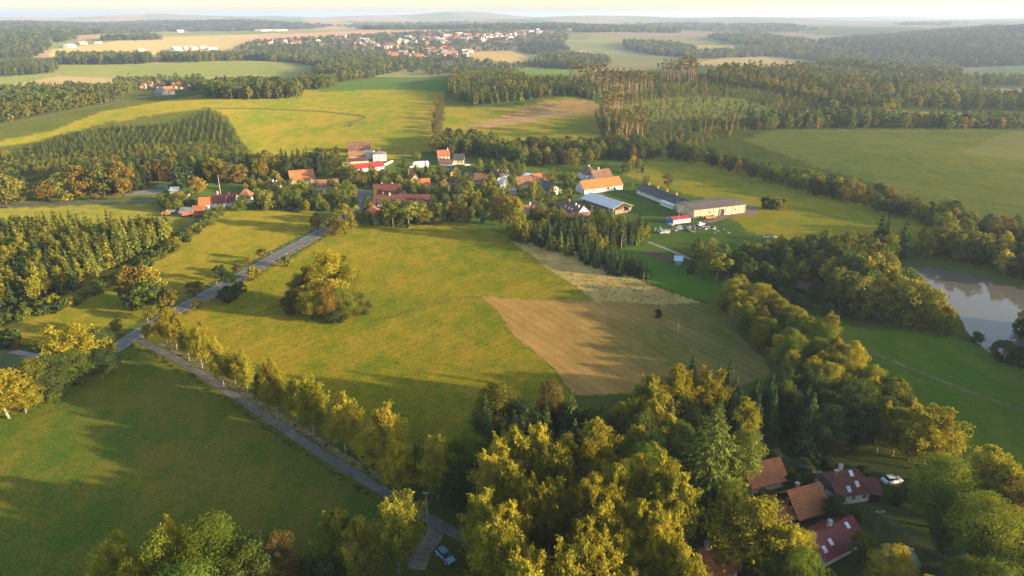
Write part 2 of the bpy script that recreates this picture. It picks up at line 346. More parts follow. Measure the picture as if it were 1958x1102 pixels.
field('main_meadow', 'golden green meadow in the middle of the picture', [(640, 440), (700, 428), (870, 424), (965, 450), (1000, 468), (1140, 575), (1100, 577), (918, 568), (1095, 750), (1130, 900), (740, 930), (600, 760), (480, 690), (380, 640), (280, 640), (450, 545), (560, 492)], (.115, .135, .008), (.225, .165, .016), 1.0, ((520, 560), (800, 470), .045))
field('stubble_field', 'brown harvested field with pale tillage lines', [(918, 568), (1140, 576), (1375, 580), (1480, 720), (1300, 760), (1100, 752)], (.275, .160, .046), (.345, .20, .060), .5, ((960, 575), (1230, 735), .08))
field('dry_grass_strip', 'strip of tall straw coloured grass', [(975, 460), (1060, 470), (1150, 500), (1240, 545), (1340, 578), (1240, 582), (1140, 578), (1060, 520)], (.30, .21, .070), (.42, .29, .10), .9)
field('garden_lawn', 'vivid green lawn beside the dark conifers', [(1160, 478), (1240, 466), (1320, 505), (1392, 535), (1385, 575), (1335, 574), (1235, 538), (1215, 500)], (.055, .125, .012), (.075, .14, .016), .3)
field('ploughed_plot', 'small bare brown garden plot', [(1222, 477), (1255, 477), (1305, 505), (1272, 502)], (.11, .075, .05), (.13, .09, .06), .4)
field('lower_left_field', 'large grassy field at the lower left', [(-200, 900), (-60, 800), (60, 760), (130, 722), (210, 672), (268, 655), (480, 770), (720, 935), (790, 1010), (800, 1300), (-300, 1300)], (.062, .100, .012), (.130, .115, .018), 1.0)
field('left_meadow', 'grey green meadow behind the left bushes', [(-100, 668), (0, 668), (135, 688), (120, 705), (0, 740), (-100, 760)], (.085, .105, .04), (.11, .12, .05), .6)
field('pond_meadow', 'green meadow sloping down to the pond', [(1520, 590), (1640, 625), (1800, 638), (1860, 655), (1958, 700), (2200, 790), (2200, 1050), (1990, 960), (1830, 885), (1700, 760), (1590, 660)], (.075, .135, .012), (.135, .155, .018), .6)
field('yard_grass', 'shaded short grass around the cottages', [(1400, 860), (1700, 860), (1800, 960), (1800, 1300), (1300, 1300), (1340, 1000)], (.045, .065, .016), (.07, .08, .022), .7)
# the harvested field greens over softly towards its right hand side
_m = reg == [i for i, q in enumerate(FIELDS) if q[0] == 'stubble_field'][0] + 1
_p, _q = ground([1170, 1250], [577, 735])[:, :2]; _d = (_q - _p) / np.linalg.norm(_q - _p); _s = (x - _p[0]) * _d[1] - (y - _p[1]) * _d[0]; _s = np.where(True, _s * float(np.sign(((ground([1300], [620])[0, 0] - _p[0]) * _d[1] - (ground([1300], [620])[0, 1] - _p[1]) * _d[0]))), 0) + 5 * np.sin(y / 9.) + 3 * np.sin(y / 3.1 + x / 5)
_w = (1 / (1 + np.exp(-_s / 6.5)))[:, None] * _m[:, None]
cA = cA * (1 - _w) + np.array([.10, .115, .020]) * _w; cB = cB * (1 - _w) + np.array([.185, .140, .04]) * _w
# far plots drawn as seen
for (nm, lb, px, a) in [
 ('distant_field', 'wide straw coloured field before the far woods', [(90, 112), (100, 95), (260, 74), (480, 66), (700, 60), (690, 72), (560, 78), (470, 90), (380, 98), (470, 108), (300, 105)], (.30, .24, .10)),
 ('distant_field', 'pink brown ploughed field below the far woods', [(440, 78), (500, 68), (640, 62), (700, 58), (860, 58), (880, 64), (700, 70), (560, 80)], (.32, .20, .13)),
 ('distant_field', 'straw coloured knoll below the town', [(880, 108), (920, 98), (980, 98), (1015, 112), (1010, 120), (930, 118)], (.33, .24, .09)),
 ('forest_clearing', 'pale green clearing with young growth on the right slope', [(1165, 205), (1250, 190), (1330, 182), (1420, 190), (1500, 215), (1520, 232), (1420, 238), (1350, 225), (1260, 232), (1190, 235)], (.17, .19, .035)),
 ('distant_field', 'dull green field below the straw coloured knoll', [(780, 128), (900, 122), (1010, 124), (1000, 138), (800, 136)], (.13, .15, .05)),
 ('distant_field', 'bright green clearing behind the hill wood', [(985, 136), (1030, 128), (1100, 128), (1120, 142), (1050, 150), (1000, 148)], (.12, .17, .03)),
 ('distant_field', 'yellow clearing on the right hand hill', [(1310, 122), (1380, 112), (1470, 108), (1590, 122), (1560, 128), (1420, 132)], (.34, .25, .08)),
 ('distant_field', 'long pale green field right of the town', [(1080, 92), (1140, 66), (1300, 72), (1380, 84), (1240, 82), (1150, 88)], (.21, .20, .07)),
 ('distant_field', 'pinkish band of bare fields right of the town', [(1130, 63), (1230, 60), (1390, 66), (1420, 72), (1300, 71), (1160, 67)], (.26, .18, .13)),
 ('distant_field', 'small yellow field on the far slope', [(1330, 86), (1400, 87), (1410, 94), (1330, 94)], (.34, .26, .09)),
 ('distant_field', 'pale slope beside the valley wood', [(1075, 80), (1130, 80), (1230, 104), (1160, 108), (1080, 92)], (.18, .19, .07)),
 ('distant_field', 'tan hilltop field in the middle distance', [(1065, 103), (1110, 96), (1170, 110), (1150, 118)], (.32, .24, .12)),
 ('distant_field', 'green pasture at the right edge beyond the woods', [(1840, 140), (1900, 128), (2100, 120), (2100, 160), (1880, 152)], (.15, .18, .06)),
 ('distant_field', 'yellow green glade among the right hand trees', [(1670, 232), (1720, 212), (1830, 216), (1958, 222), (2100, 226), (2100, 240), (1760, 238)], (.19, .19, .04)),
 ('distant_field', 'thin tan field behind the right hand trees', [(1770, 172), (1850, 168), (2050, 172), (2050, 182), (1850, 180)], (.25, .20, .10)),
 ('distant_field', 'tan glade in the middle of the right hand wood', [(1590, 190), (1640, 187), (1730, 190), (1720, 197), (1620, 197)], (.24, .19, .08)),
]: field(nm, lb, px, a, tuple(c * 1.12 for c in a), .15)
cA *= .92; cB *= .92
idx = np.arange(na * nr).reshape(nr, na)
f = np.stack([idx[:-1, :-1], idx[:-1, 1:], idx[1:, 1:], idx[1:, :-1]], -1).reshape(-1, 4)
fwrap = np.stack([idx[:-1, -1], idx[:-1, 0], idx[1:, 0], idx[1:, -1]], -1)
f = np.concatenate([f, fwrap])[:, ::-1]
P3 = np.stack([x, y, GZ.ravel()], 1)
freg = reg[f[:, 0]]
def sheet(name, label, sel):
    ff = f[sel]
    if not len(ff): return
    used, inv = np.unique(ff, return_inverse=True); inv = inv.reshape(ff.shape)
    me = mesh_np(name, P3[used], inv, [FIELD], smooth=True)
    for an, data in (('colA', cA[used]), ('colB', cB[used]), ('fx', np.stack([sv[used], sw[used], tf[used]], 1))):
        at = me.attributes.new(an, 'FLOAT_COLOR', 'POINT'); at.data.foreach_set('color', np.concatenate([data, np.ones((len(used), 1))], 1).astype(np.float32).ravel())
    struct(link(name, me), label)
sheet('ground', 'rolling farmland and forest floor reaching to the horizon', freg == 0)
for k, (nm, lb) in enumerate(FIELDS): sheet(nm, lb, freg == k + 1)
me = mesh_np('ground_centre', np.concatenate([P3[idx[0]], [[0, 0, 0]]]), [(i, (i + 1) % na, na) for i in range(na)], [M('earth', (.07, .08, .025))])
struct(link('ground_below_camera', me), 'grass directly below the viewpoint')

# pond
def water():
    m, nt, out = mat_new('pond_water'); L = nt.links
    d = N(nt, 'ShaderNodeBsdfDiffuse'); d.inputs[0].default_value = (.115, .100, .078, 1); g = N(nt, 'ShaderNodeBsdfGlossy'); g.inputs['Roughness'].default_value = .04; g.inputs[0].default_value = (.62, .60, .58, 1)
    fr = N(nt, 'ShaderNodeFresnel'); fr.inputs[0].default_value = 1.45; ms = N(nt, 'ShaderNodeMixShader')
    tc = N(nt, 'ShaderNodeTexCoord'); n = N(nt, 'ShaderNodeTexNoise'); n.inputs['Scale'].default_value = .9; n.inputs['Detail'].default_value = 3; L.new(tc.outputs['Object'], n.inputs['Vector'])
    b = N(nt, 'ShaderNodeBump'); b.inputs['Distance'].default_value = .02; b.inputs['Strength'].default_value = .4; L.new(n.outputs[0], b.inputs['Height']); L.new(b.outputs[0], g.inputs['Normal'])
    mr = N(nt, 'ShaderNodeMath', operation='MULTIPLY'); mr.inputs[1].default_value = 1.3; mr.use_clamp = True; L.new(fr.outputs[0], mr.inputs[0])
    L.new(mr.outputs[0], ms.inputs[0]); L.new(d.outputs[0], ms.inputs[1]); L.new(g.outputs[0], ms.inputs[2]); L.new(ms.outputs[0], out.inputs[0]); return m
pw = _pc + (pond_w - _pc) * 1.05; n = len(pw)
me = bpy.data.meshes.new('pond'); me.from_pydata([(p[0], p[1], pz - .15) for p in pw], [], [tuple(range(n))]); me.materials.append(water()); me.update()
if me.polygons[0].normal.z < 0: me.flip_normals()
struct(link('pond', me), 'murky brown fish pond with tree reflections')

# ---------------------------------------------------------------- roads
def smooth_line(px, step):
    p = ground([a for a, b in px], [b for a, b in px])[:, :2]; out = []
    for i in range(len(p) - 1):
        p0, p1, p2, p3 = p[max(i - 1, 0)], p[i], p[i + 1], p[min(i + 2, len(p) - 1)]; k = max(2, int(np.linalg.norm(p2 - p1) / step))
        for j in range(k):
            t = j / k; out.append(.5 * ((2 * p1) + (p2 - p0) * t + (2 * p0 - 5 * p1 + 4 * p2 - p3) * t ** 2 + (3 * p1 - p0 - 3 * p2 + p3) * t ** 3))
    out.append(p[-1]); return np.array(out)
def ribbon(name, label, line, w0, w1, mat, lift, kind='structure', parent=None):
    """a sheet from offset w0 to w1 (metres, right of the line positive) lying lift above the ground"""
    d = np.gradient(line, axis=0); d /= np.linalg.norm(d, axis=1)[:, None]; nn = np.stack([d[:, 1], -d[:, 0]], 1)
    offs = np.linspace(w0, w1, 4 if w1 - w0 > 1 else 2); rows = [line + nn * o for o in offs]
    V = np.concatenate([np.concatenate([q, (Hh(q[:, 0], q[:, 1]) + lift)[:, None]], 1) for q in rows]); k = len(line)
    Fq = [(c * k + i, (c + 1) * k + i, (c + 1) * k + i + 1, c * k + i + 1) for c in range(len(offs) - 1) for i in range(k - 1)]
    me = mesh_np(name, V, Fq, [mat], smooth=True)
    if me.polygons[0].normal.z < 0: me.flip_normals()
    o = link(name, me, parent)
    if kind and not parent: o['kind'] = kind
    if label: o['label'] = label
    return o
ASPH = M('asphalt', (.135, .122, .116), .85, .16, .25); ASPH2 = M('old_asphalt', (.128, .112, .096), .9, .3, .3); LINE = M('road_paint', (.55, .52, .46), .8, .3, .5)
VERGE = M('verge_dry_grass', (.25, .19, .075), .95, .35, .7); VERGE2 = M('verge_green', (.08, .11, .022), .95, .35, .5); DIRT = M('dirt', (.17, .13, .09), .95, .3, .3); GRAV = M('gravel', (.25, .21, .18), .95, .2, .3)
main = smooth_line([(150, 708), (215, 670), (300, 616), (400, 561), (500, 506), (600, 451), (632, 433), (665, 412), (688, 396), (700, 382), (688, 374)], 3)
rd = ribbon('road', 'paved country road with white edge lines', main, -2.6, 2.6, ASPH, .045)
for s in (-1, 1): ribbon('edge_line', None, main, s * 2.38 - .08, s * 2.38 + .08, LINE, .06, None, rd)
ribbon('road_verge', 'dry straw coloured verge right of the road', main[len(main) // 5:int(len(main) * .86)], 3.0, 4.6, VERGE, .03)
ribbon('road_verge', 'green grass verge left of the road', main[:int(len(main) * .84)], -5.6, -2.9, VERGE2, .03)
lane = smooth_line([(262, 652), (300, 668), (370, 706), (480, 778), (600, 858), (724, 934), (800, 980), (860, 1015), (925, 1050), (980, 1090), (1040, 1150)], 2)
ribbon('lane', 'worn asphalt lane running beside the birch row', lane, -1.2, 1.2, ASPH2, .05)
ribbon('lane_grass', 'thin grassy middle strip of the lane', lane[8:len(lane) // 2], -.16, .14, M('lane_verge_grass', (.17, .13, .045), .95, .4, .5), .065)
ribbon('lane_verge', 'dry grass verge between the lane and the birches', lane[4:-20], -3.4, -1.55, M('lane_verge_grass', (.17, .13, .045), .95, .4, .5), .03)
ribbon('track', 'dirt turn off to the parked car', smooth_line([(838, 1003), (828, 1028), (808, 1055), (795, 1090)], 1.5), -1.7, 1.7, DIRT, .055)
for nm, lb, pts, hw, mt_ in [
 ('village_road', 'asphalt road bending past the red roofs', [(700, 385), (690, 372), (705, 365), (712, 378)], 4.0, ASPH),
 ('village_road', 'grey street running up between the village gardens', [(789, 378), (792, 362), (800, 352), (850, 354), (880, 341), (908, 328)], 2.6, ASPH2),
 ('village_road', 'narrow farm road to the long white building', [(1000, 378), (1040, 388), (1075, 391), (1110, 382), (1150, 374), (1120, 360)], 2.2, ASPH2),
 ('village_road', 'grey road crossing the left edge of the village', [(-60, 396), (0, 394), (120, 389), (230, 387), (310, 382), (420, 376)], 2.6, ASPH2),
 ('gravel_yard', 'pinkish gravel yard by the left edge of the village', [(235, 372), (270, 368), (312, 366)], 6.0, GRAV),
 ('track', 'dirt track looping round the big barn', [(1350, 425), (1395, 412), (1432, 408), (1440, 398), (1425, 392)], 2.6, DIRT),
 ('track', 'narrow path leading down past the gardens', [(1382, 512), (1390, 530), (1397, 550), (1388, 575)], 1.3, ASPH2),
 ('track', 'faint worn track across the right meadow', [(1590, 645), (1700, 688), (1830, 740), (1960, 788), (2100, 850)], .8, M('worn_track', (.125, .130, .038), .95, .4, .3)),
 ('track', 'grey path along the conifer plantation edge', [(1240, 463), (1290, 483), (1330, 500)], .9, GRAV),
 ('track', 'farm track beside the left garden hedge', [(352, 440), (372, 424), (400, 410), (430, 398)], 1.2, M('grassy_track', (.12, .12, .05), .95, .3, .3)),
 ('track', 'sandy track ending behind the junction trees', [(20, 672), (80, 682), (135, 687)], 1.2, GRAV),
 ('track', 'brown track along the edge of the far left wood', [(-50, 246), (0, 240), (120, 216), (235, 194), (330, 178)], 2.0, DIRT),
 ('wheel_track', 'faint wheel track bending across the golden meadow', [(700, 618), (760, 600), (820, 583), (870, 570), (916, 567)], .22, M('pressed_grass', (.085, .10, .012), .95, .4, .5)),
 ('wheel_track', 'second faint wheel track bending across the golden meadow', [(700, 622), (760, 604), (822, 587), (872, 573), (918, 570)], .22, M('pressed_grass', (0, 0, 0))),
 ('wheel_track', 'faint tractor line across the lower left field', [(60, 800), (200, 760), (330, 735), (430, 745)], .2, M('pressed_grass', (0, 0, 0))),
 ('track', 'pale footpath climbing the hill field', [(846, 250), (920, 240), (1010, 226), (1100, 215)], .8, GRAV),
]: ribbon(nm, lb, smooth_line(pts, 3), -hw, hw, mt_, .06)

# ---------------------------------------------------------------- tree prototypes
def quads(c, a1, a2):
    V = np.stack([c + a1, c + a2, c - a1, c - a2], 1).reshape(-1, 3); return V, np.arange(len(V)).reshape(-1, 4)
def unit(v): return v / np.maximum(np.linalg.norm(v, axis=-1, keepdims=True), 1e-6)
def leaves(rng, pos, out, ls, hang=0., wid=.65, rnd=.75):
    n = len(pos); nrm = unit(out * .8 + rng.normal(size=(n, 3)) * rnd)
    t = rng.normal(size=(n, 3)); t[:, 2] -= hang * 3; a1 = unit(t - (t * nrm).sum(1)[:, None] * nrm); a2 = np.cross(nrm, a1)
    s = ls * rng.uniform(.6, 1.3, n)[:, None]; return quads(pos, a1 * s * (1 + hang), a2 * s * wid)
def crown_round(rng, h, r, base, nc, nl, ls, shape='round', hang=0.):
    cz = (base + h) / 2; hz = (h - base) / 2; C = []
    lean = rng.normal(size=2) * .06 * r
    for i in range(nc):
        t = rng.uniform(-1, 1) if shape != 'round' else rng.uniform(-.9, 1) ; ph = rng.uniform(0, 6.283)
        if shape == 'round': pr = math.sqrt(max(0, 1 - t * t))
        elif shape == 'birch': pr = max(0, 1 - ((t + .25) / 1.25) ** 2 if t > -.25 else 1 - ((t + .25) / .85) ** 2 * .8) ** .55
        elif shape == 'pine': pr = math.sqrt(max(0, 1 - t * t)) * (1.1 if t < .2 else .9)
        pr = max(pr, .08); q = rng.uniform(.45, 1) ** .6
        cr = r * rng.choice([.16, .22, .28, .36]) * rng.uniform(.85, 1.15) * (.55 + .45 * pr) * (1 if shape != 'pine' else 1.1)
        rr_ = max(0, r * pr * q - cr * .6)
        C.append((lean[0] * (t + 1) + rr_ * math.cos(ph), lean[1] * (t + 1) + rr_ * math.sin(ph), min(cz + hz * t, h - cr * .7), cr))
    C = np.array(C); C[0] = (lean[0], lean[1], h - C[0, 3] * .8, C[0, 3])
    k = rng.choice(nc, nl, p=C[:, 3] ** 2 / (C[:, 3] ** 2).sum()); d = unit(rng.normal(size=(nl, 3))); d[:, 2] = np.where(rng.random(nl) < .35, np.abs(d[:, 2]), d[:, 2])
    vs = np.array([1, 1, .75 if shape != 'birch' else 1.25])
    pos = C[k, :3] + d * (C[k, 3] * (rng.uniform(.12, 1, nl) ** .6 * 1.12 + rng.exponential(.09, nl)))[:, None] * vs
    glob = unit((pos - [0, 0, cz]) / [r, r, hz]); out = unit(d * .7 + glob * .6)
    V, Fq = leaves(rng, pos, out, ls, hang); return V, Fq, C
def crown_birch(rng, h, r, base, nb, per, ls):
    P, D, C = [], [], []; lean = rng.normal(size=2) * .05 * h; tops = [(0, 0)] + [tuple(rng.normal(size=2) * r * .28) for _ in range(2)]
    for i in range(nb):
        t = (i + rng.uniform(0, 1)) / nb; z0 = base + (h - base) * t * .93; ph = i * 2.4 + rng.normal() * .5
        prof = (1 - max(0, (t - .35) / .65) ** 1.7) * (1 if t > .2 else .65 + 1.7 * t); LL = r * prof * rng.uniform(.45, 1.12) + .35
        up = rng.uniform(.35, 1.0) * (1 - .2 * t); tx, ty = tops[rng.integers(3)]; o = np.array([tx * t + lean[0] * t * t, ty * t + lean[1] * t * t, z0]); d = np.array([math.cos(ph), math.sin(ph), 0])
        tip = o + d * LL + np.array([0, 0, up * LL * .55]); C.append((*tip, .5))
        m = max(3, int(per * (.4 + LL / r)))
        s = rng.uniform(.3, 1.08, m) ** .8; dr = rng.exponential(.62, m) * (h / 16)
        p = o + d * (s * LL)[:, None] + np.stack([np.zeros(m), np.zeros(m), up * LL * (s - .45 * s * s)], 1) + rng.normal(size=(m, 3)) * np.array([.26, .26, .2]) * (.5 + LL / r)
        p[:, 2] -= np.minimum(dr, 3.2); P.append(p); D.append(np.tile(d, (m, 1)))
    P = np.concatenate(P); D = np.concatenate(D); P[:, 2] = np.maximum(P[:, 2], h * .1)
    V, Fq = leaves(rng, P, D * .8 + [0, 0, .35], ls, .5, .6, .7); return V, Fq, np.array(C)
def crown_conifer(rng, h, r, base, levels, nb, seg, ls, droop=.25, open_=0.):
    P, O, A = [], [], []
    for i in range(levels):
        t = (i + rng.uniform(-.3, .3)) / levels; t = min(max(t, 0), .985); z0 = base + (h - base) * t
        L_ = r * (1 - t) ** .85 * (1 if t > .12 else .75 + 2 * t) + .12
        n = max(3, int(nb * (.45 + .55 * (1 - t)))); ph0 = rng.uniform(0, 6.283)
        for b in range(n):
            if rng.random() < open_: continue
            ph = ph0 + b * 6.283 / n + rng.normal() * .15; LL = L_ * rng.uniform(.72, 1.12); d = np.array([math.cos(ph), math.sin(ph), 0]); sd = np.array([-d[1], d[0], 0])
            m = max(2, int(seg * LL / r + 1.5))
            for j in range(m):
                s = (j + rng.uniform(.1, .9)) / m; wdt = LL * .26 * (1.15 - s)
                p = d * (s * LL) + np.array([0, 0, z0 - droop * LL * s * s + .1 * LL * s]) + sd * rng.normal() * wdt * .6
                P.append(p); O.append(d * .5 + np.array([0, 0, .75])); A.append(d * 1.0 - np.array([0, 0, droop * 1.5 * s]) + sd * rng.normal() * .45)
    P = np.array(P); O = np.array(O); A = np.array(A); nrm = unit(O + rng.normal(size=P.shape) * .38)
    a1 = unit(A - (A * nrm).sum(1)[:, None] * nrm); a2 = np.cross(nrm, a1); s = ls * rng.uniform(.7, 1.25, len(P))[:, None] * (.55 + .55 * (1 - P[:, 2:3] / h))
    return quads(P, a1 * s * 1.25, a2 * s * .62)
PROTO = {}; FARP = {}
def trunk_mesh(rng, h, r0, C=None, bark=BARK, nlimb=6, top=.85, fork=False):
    b = MB(); w_ = rng.normal(size=(5, 2)) * .12 * (h / 14); zs = np.linspace(0, h * top, 5)
    pts = [(w_[i, 0] if i else 0, w_[i, 1] if i else 0, z) for i, z in enumerate(zs)]; pts[0] = (0, 0, -.6)
    b.tube(pts, [r0 * 1.25, r0 * .9, r0 * .7, r0 * .45, r0 * .15], 7)
    if C is not None:
        for c in C[rng.choice(len(C), min(nlimb, len(C)), replace=False)]:
            z0 = max(h * .18, min(c[2] - abs(c[0]) * .6 - abs(c[1]) * .6, h * .7)); m = ((c[0]) * .45, (c[1]) * .45, z0 + (c[2] - z0) * .6)
            b.tube([(0, 0, z0), m, (c[0], c[1], c[2])], [r0 * .38, r0 * .24, r0 * .08], 5)
    return b.mesh('trunk', bark)
def make_kind(kind, seed, h, r):
    out = {}
    for lod, (nl, ls, nc) in {'near': (14500, .165, 1.9), 'mid': (1500, .46, 1.2), 'far': (210, 1.1, .6)}.items():
        vs = []
        for k in range(3 if lod != 'near' else 4):
            rng = np.random.default_rng(seed + k * 17)
            m = LM[{'broadleaf_tree': 'broad', 'birch_tree': 'birch', 'spruce_tree': 'spruce', 'pine_tree': 'pine', 'shrub': 'olive', 'larch_tree': 'larch', 'orchard_tree': 'olive', 'tall_pine': 'pine', 'great_tree': 'bright', 'great_pine': 'larch'}[kind]]
            C = None; bark = BARK; r0 = .22
            if kind == 'broadleaf_tree': V, Fq, C = crown_round(rng, h, r, h * {'near': .14, 'mid': .08, 'far': .02}[lod], int(46 * nc), nl, ls); r0 = .3
            elif kind == 'great_tree': V, Fq, C = crown_round(rng, h, r, h * .12, int(100 * nc), int(nl * 1.7), ls * 1.15); r0 = .45
            elif kind == 'great_pine': V, Fq = crown_conifer(rng, h, r, h * .08, *{'near': (40, 17, 24, .36), 'mid': (20, 9, 8, .7), 'far': (8, 6, 3, 1.6)}[lod], droop=.1, open_=.12); r0 = .4; bark = BARKL
            elif kind == 'birch_tree': V, Fq, C = crown_birch(rng, h, r, h * .27, {'near': 95, 'mid': 48, 'far': 18}[lod], {'near': 105, 'mid': 20, 'far': 6}[lod], ls * {'near': .95, 'mid': .95, 'far': 1.}[lod]); bark = BBARK; r0 = .16
            elif kind == 'shrub': V, Fq, C = crown_round(rng, h, r, .05, int(22 * nc), int(nl * .36), ls * .8); r0 = .08
            elif kind == 'orchard_tree': V, Fq, C = crown_round(rng, h, r, h * .3, int(20 * nc), int(nl * .3), ls * .75); r0 = .12
            elif kind == 'pine_tree': V, Fq, C = crown_round(rng, h, r, h * .42, int(26 * nc), int(nl * .6), ls, 'pine'); bark = BARKL; r0 = .22
            elif kind == 'tall_pine': V, Fq, C = crown_round(rng, h, r, h * .66, int(14 * nc), int(nl * .22), ls * .9, 'pine'); bark = BARKL; r0 = .34
            elif kind == 'spruce_tree':
                q = {'near': (32, 13, 16, .33), 'mid': (15, 8, 5, .85), 'far': (7, 6, 2, 1.75)}[lod]; V, Fq = crown_conifer(rng, h, r, h * .06, *q)
            elif kind == 'larch_tree':
                q = {'near': (30, 13, 14, .31), 'mid': (14, 8, 5, .8), 'far': (7, 6, 2, 1.5)}[lod]; V, Fq = crown_conifer(rng, h, r, h * .1, *q, droop=-.05, open_=.1)
            cm = mesh_np('crown', V, Fq, [m])
            tm = trunk_mesh(rng, h, r0, C, bark, {'near': 12, 'mid': 5, 'far': 2}[lod], .9)
            vs.append((cm, tm))
        out[lod] = vs
    PROTO[kind] = (out, h, r)
make_kind('broadleaf_tree', 1, 14, 5.2); make_kind('birch_tree', 2, 16, 3.3); make_kind('spruce_tree', 3, 16, 3.4); make_kind('larch_tree', 4, 14, 3.0)
make_kind('pine_tree', 5, 15, 4.0); make_kind('shrub', 6, 3.5, 2.2); make_kind('orchard_tree', 7, 5, 2.4); make_kind('tall_pine', 8, 22, 2.6); make_kind('great_tree', 9, 20, 8.5); make_kind('great_pine', 10, 22, 7.5)
CAT = {'broadleaf_tree': 'tree', 'birch_tree': 'birch', 'spruce_tree': 'spruce', 'pine_tree': 'pine', 'shrub': 'shrub', 'larch_tree': 'larch', 'orchard_tree': 'fruit tree', 'tall_pine': 'tall pine', 'great_tree': 'tree', 'great_pine': 'pine'}
COUNT = {}; CAP = 285
def put_tree(kind, P, h, label, rfac=1., mat=None, group=None, seed=None, cat=None):
    protos, h0, r0 = PROTO[kind]; d = math.hypot(P[0], P[1]); lod = 'near' if d < 235 else 'mid' if d < 760 else 'far'
    cm, tm = random.choice(protos[lod]); s = h / h0; COUNT[kind] = COUNT.get(kind, 0) + 1
    o = thing(kind, label, cat or CAT[kind], (P[0], P[1], P[2] - .1), random.uniform(0, 6.28), group)
    o.scale = (s * rfac, s * rfac, s); o.rotation_euler[0] = random.gauss(0, .025); o.rotation_euler[1] = random.gauss(0, .025)
    link('trunk', tm, o); c = link('crown', cm, o)
    if mat and LM[mat] is not cm.materials[0]:
        c.material_slots[0].link = 'OBJECT'; c.material_slots[0].material = LM[mat]
    return o
def T(kind, u, vb, vt, label, wpx=None, mat=None, group=None, cat=None):
    """one tree: foot at photo point (u, vb), top at row vt, crown wpx wide there"""
    P = G(u, vb); h = max(1., height_for(P, vt)); protos, h0, r0 = PROTO[kind]
    depth = P[1] * math.cos(PITCH) - (P[2] - CAM_Z) * math.sin(PITCH)
    rf = 1.
    if wpx: rf = (wpx / F_PX * depth / 2) / (r0 * h / h0)
    # a wide crown's near edge sits lower in the picture than its foot; allow for it
    return put_tree(kind, P, h, label, rf, mat, group, cat=cat)
STUFF = {}       # name -> list of (kind, mat, P, h, rf)
def sample(px, spacing, rows=None):
    wp = wpoly(px); x0, y0 = wp.min(0); x1, y1 = wp.max(0)
    if rows:                                   # planted rows: direction angle, in-row gap, row gap
        ang, gi, gr = rows; ca, sa = math.cos(ang), math.sin(ang); D = max(x1 - x0, y1 - y0) * .8; cx, cy_ = (x0 + x1) / 2, (y0 + y1) / 2
        a, b = np.meshgrid(np.arange(-D, D, gi), np.arange(-D, D, gr)); a = a + RNG.normal(size=a.shape) * gi * .12; b = b + RNG.normal(size=a.shape) * gr * .07
        X = cx + a * ca - b * sa; Y = cy_ + a * sa + b * ca
    else:
        X, Y = np.meshgrid(np.arange(x0, x1, spacing), np.arange(y0, y1, spacing * .87)); X = X + (np.arange(X.shape[0]) % 2)[:, None] * spacing / 2
        X = X + RNG.uniform(-.38, .38, X.shape) * spacing; Y = Y + RNG.uniform(-.38, .38, X.shape) * spacing
    X, Y = X.ravel(), Y.ravel(); m = inpoly(X, Y, wp); X, Y = X[m], Y[m]
    return np.stack([X, Y, Hh(X, Y)], 1)
AVOID = []       # (x, y, r) kept free of scattered trees
def stand(px, spacing, mix, where, group, stuff=None, rows=None, cluster=0.):
    """mix: list of (weight, kind, leaf colour, hmin, hmax, look, width factor)"""
    pts = sample(px, spacing, rows); pts = pts[np.argsort(np.hypot(pts[:, 0], pts[:, 1]))]
    wts = np.array([m[0] for m in mix], float); wts /= wts.sum()
    if len(pts) and stuff is None:
        pu, pv = project(pts); ulo, uhi = np.percentile(pu, [20, 80]) if len(pts) > 12 else (-1e9, 1e9); umid = np.median(pu); vmid = np.median(pv)
    for P in pts:
        if any((P[0] - ax) ** 2 + (P[1] - ay) ** 2 < ar * ar for ax, ay, ar in AVOID): continue
        if cluster:                            # kinds gather in groups
            g = .5 + .5 * math.sin(P[0] / cluster + 1.7 * math.sin(P[1] / cluster * .8)) ; i = int(np.searchsorted(np.cumsum(wts), min(.999, max(0, g * .8 + random.random() * .35 - .08))))
            i = min(i, len(mix) - 1)
        else: i = int(RNG.choice(len(mix), p=wts))
        _, kind, mat, h0, h1, look, wf = mix[i]; h = random.uniform(h0, h1) * random.uniform(.92, 1.05)
        if stuff is None and COUNT.get(kind, 0) < CAP:
            tu, tv = project(P); sz_ = 'short ' if h < h0 + (h1 - h0) * .2 else 'tall ' if h > h0 + (h1 - h0) * .82 and 'tall' not in look else ''
            side = 'left end' if tu < ulo else 'right end' if tu > uhi else 'left half' if tu < umid else 'right half'; dep = 'front' if tv > vmid else 'back'
            put_tree(kind, P, h, f'{sz_}{look}, {side} {dep}, {where}', wf * random.uniform(.85, 1.12), mat, group)
        else: STUFF.setdefault(stuff or 'forest_trees', []).append((kind, mat, P, h, wf * random.uniform(.85, 1.15)))
# ---------------------------------------------------------------- buildings
TO = M('orange_tiles', (.42, .150, .058), .85, .22, .5, stripe=(1, .42, .3), bump_h=.03); TB = M('bright_orange_tiles', (.52, .14, .04), .8, .1, .5, stripe=(1, .42, .2))
TM = M('maroon_tiles', (.145, .046, .036), .8, .25, .5, stripe=(1, .4, .3), bump_h=.03); TD = M('dark_red_tiles', (.135, .050, .040), .8, .2, .5, stripe=(1, .4, .25))
TBR = M('brown_tiles', (.20, .105, .070), .85, .3, .5, stripe=(1, .42, .25)); TRU = M('rust_tiles', (.27, .130, .070), .85, .3, .5, stripe=(1, .42, .25)); SLT = M('slate', (.078, .070, .068), .7, .25, .5, stripe=(0, .9, .25))
MRED = M('red_sheet', (.42, .045, .035), .5, .12, .5, stripe=(0, .5, .35)); MDR = M('dark_red_sheet', (.19, .030, .028), .45, .12, .5, stripe=(0, .45, .4)); MWH = M('white_sheet', (.60, .59, .58), .45, .1, .4, stripe=(0, 1.0, .15))
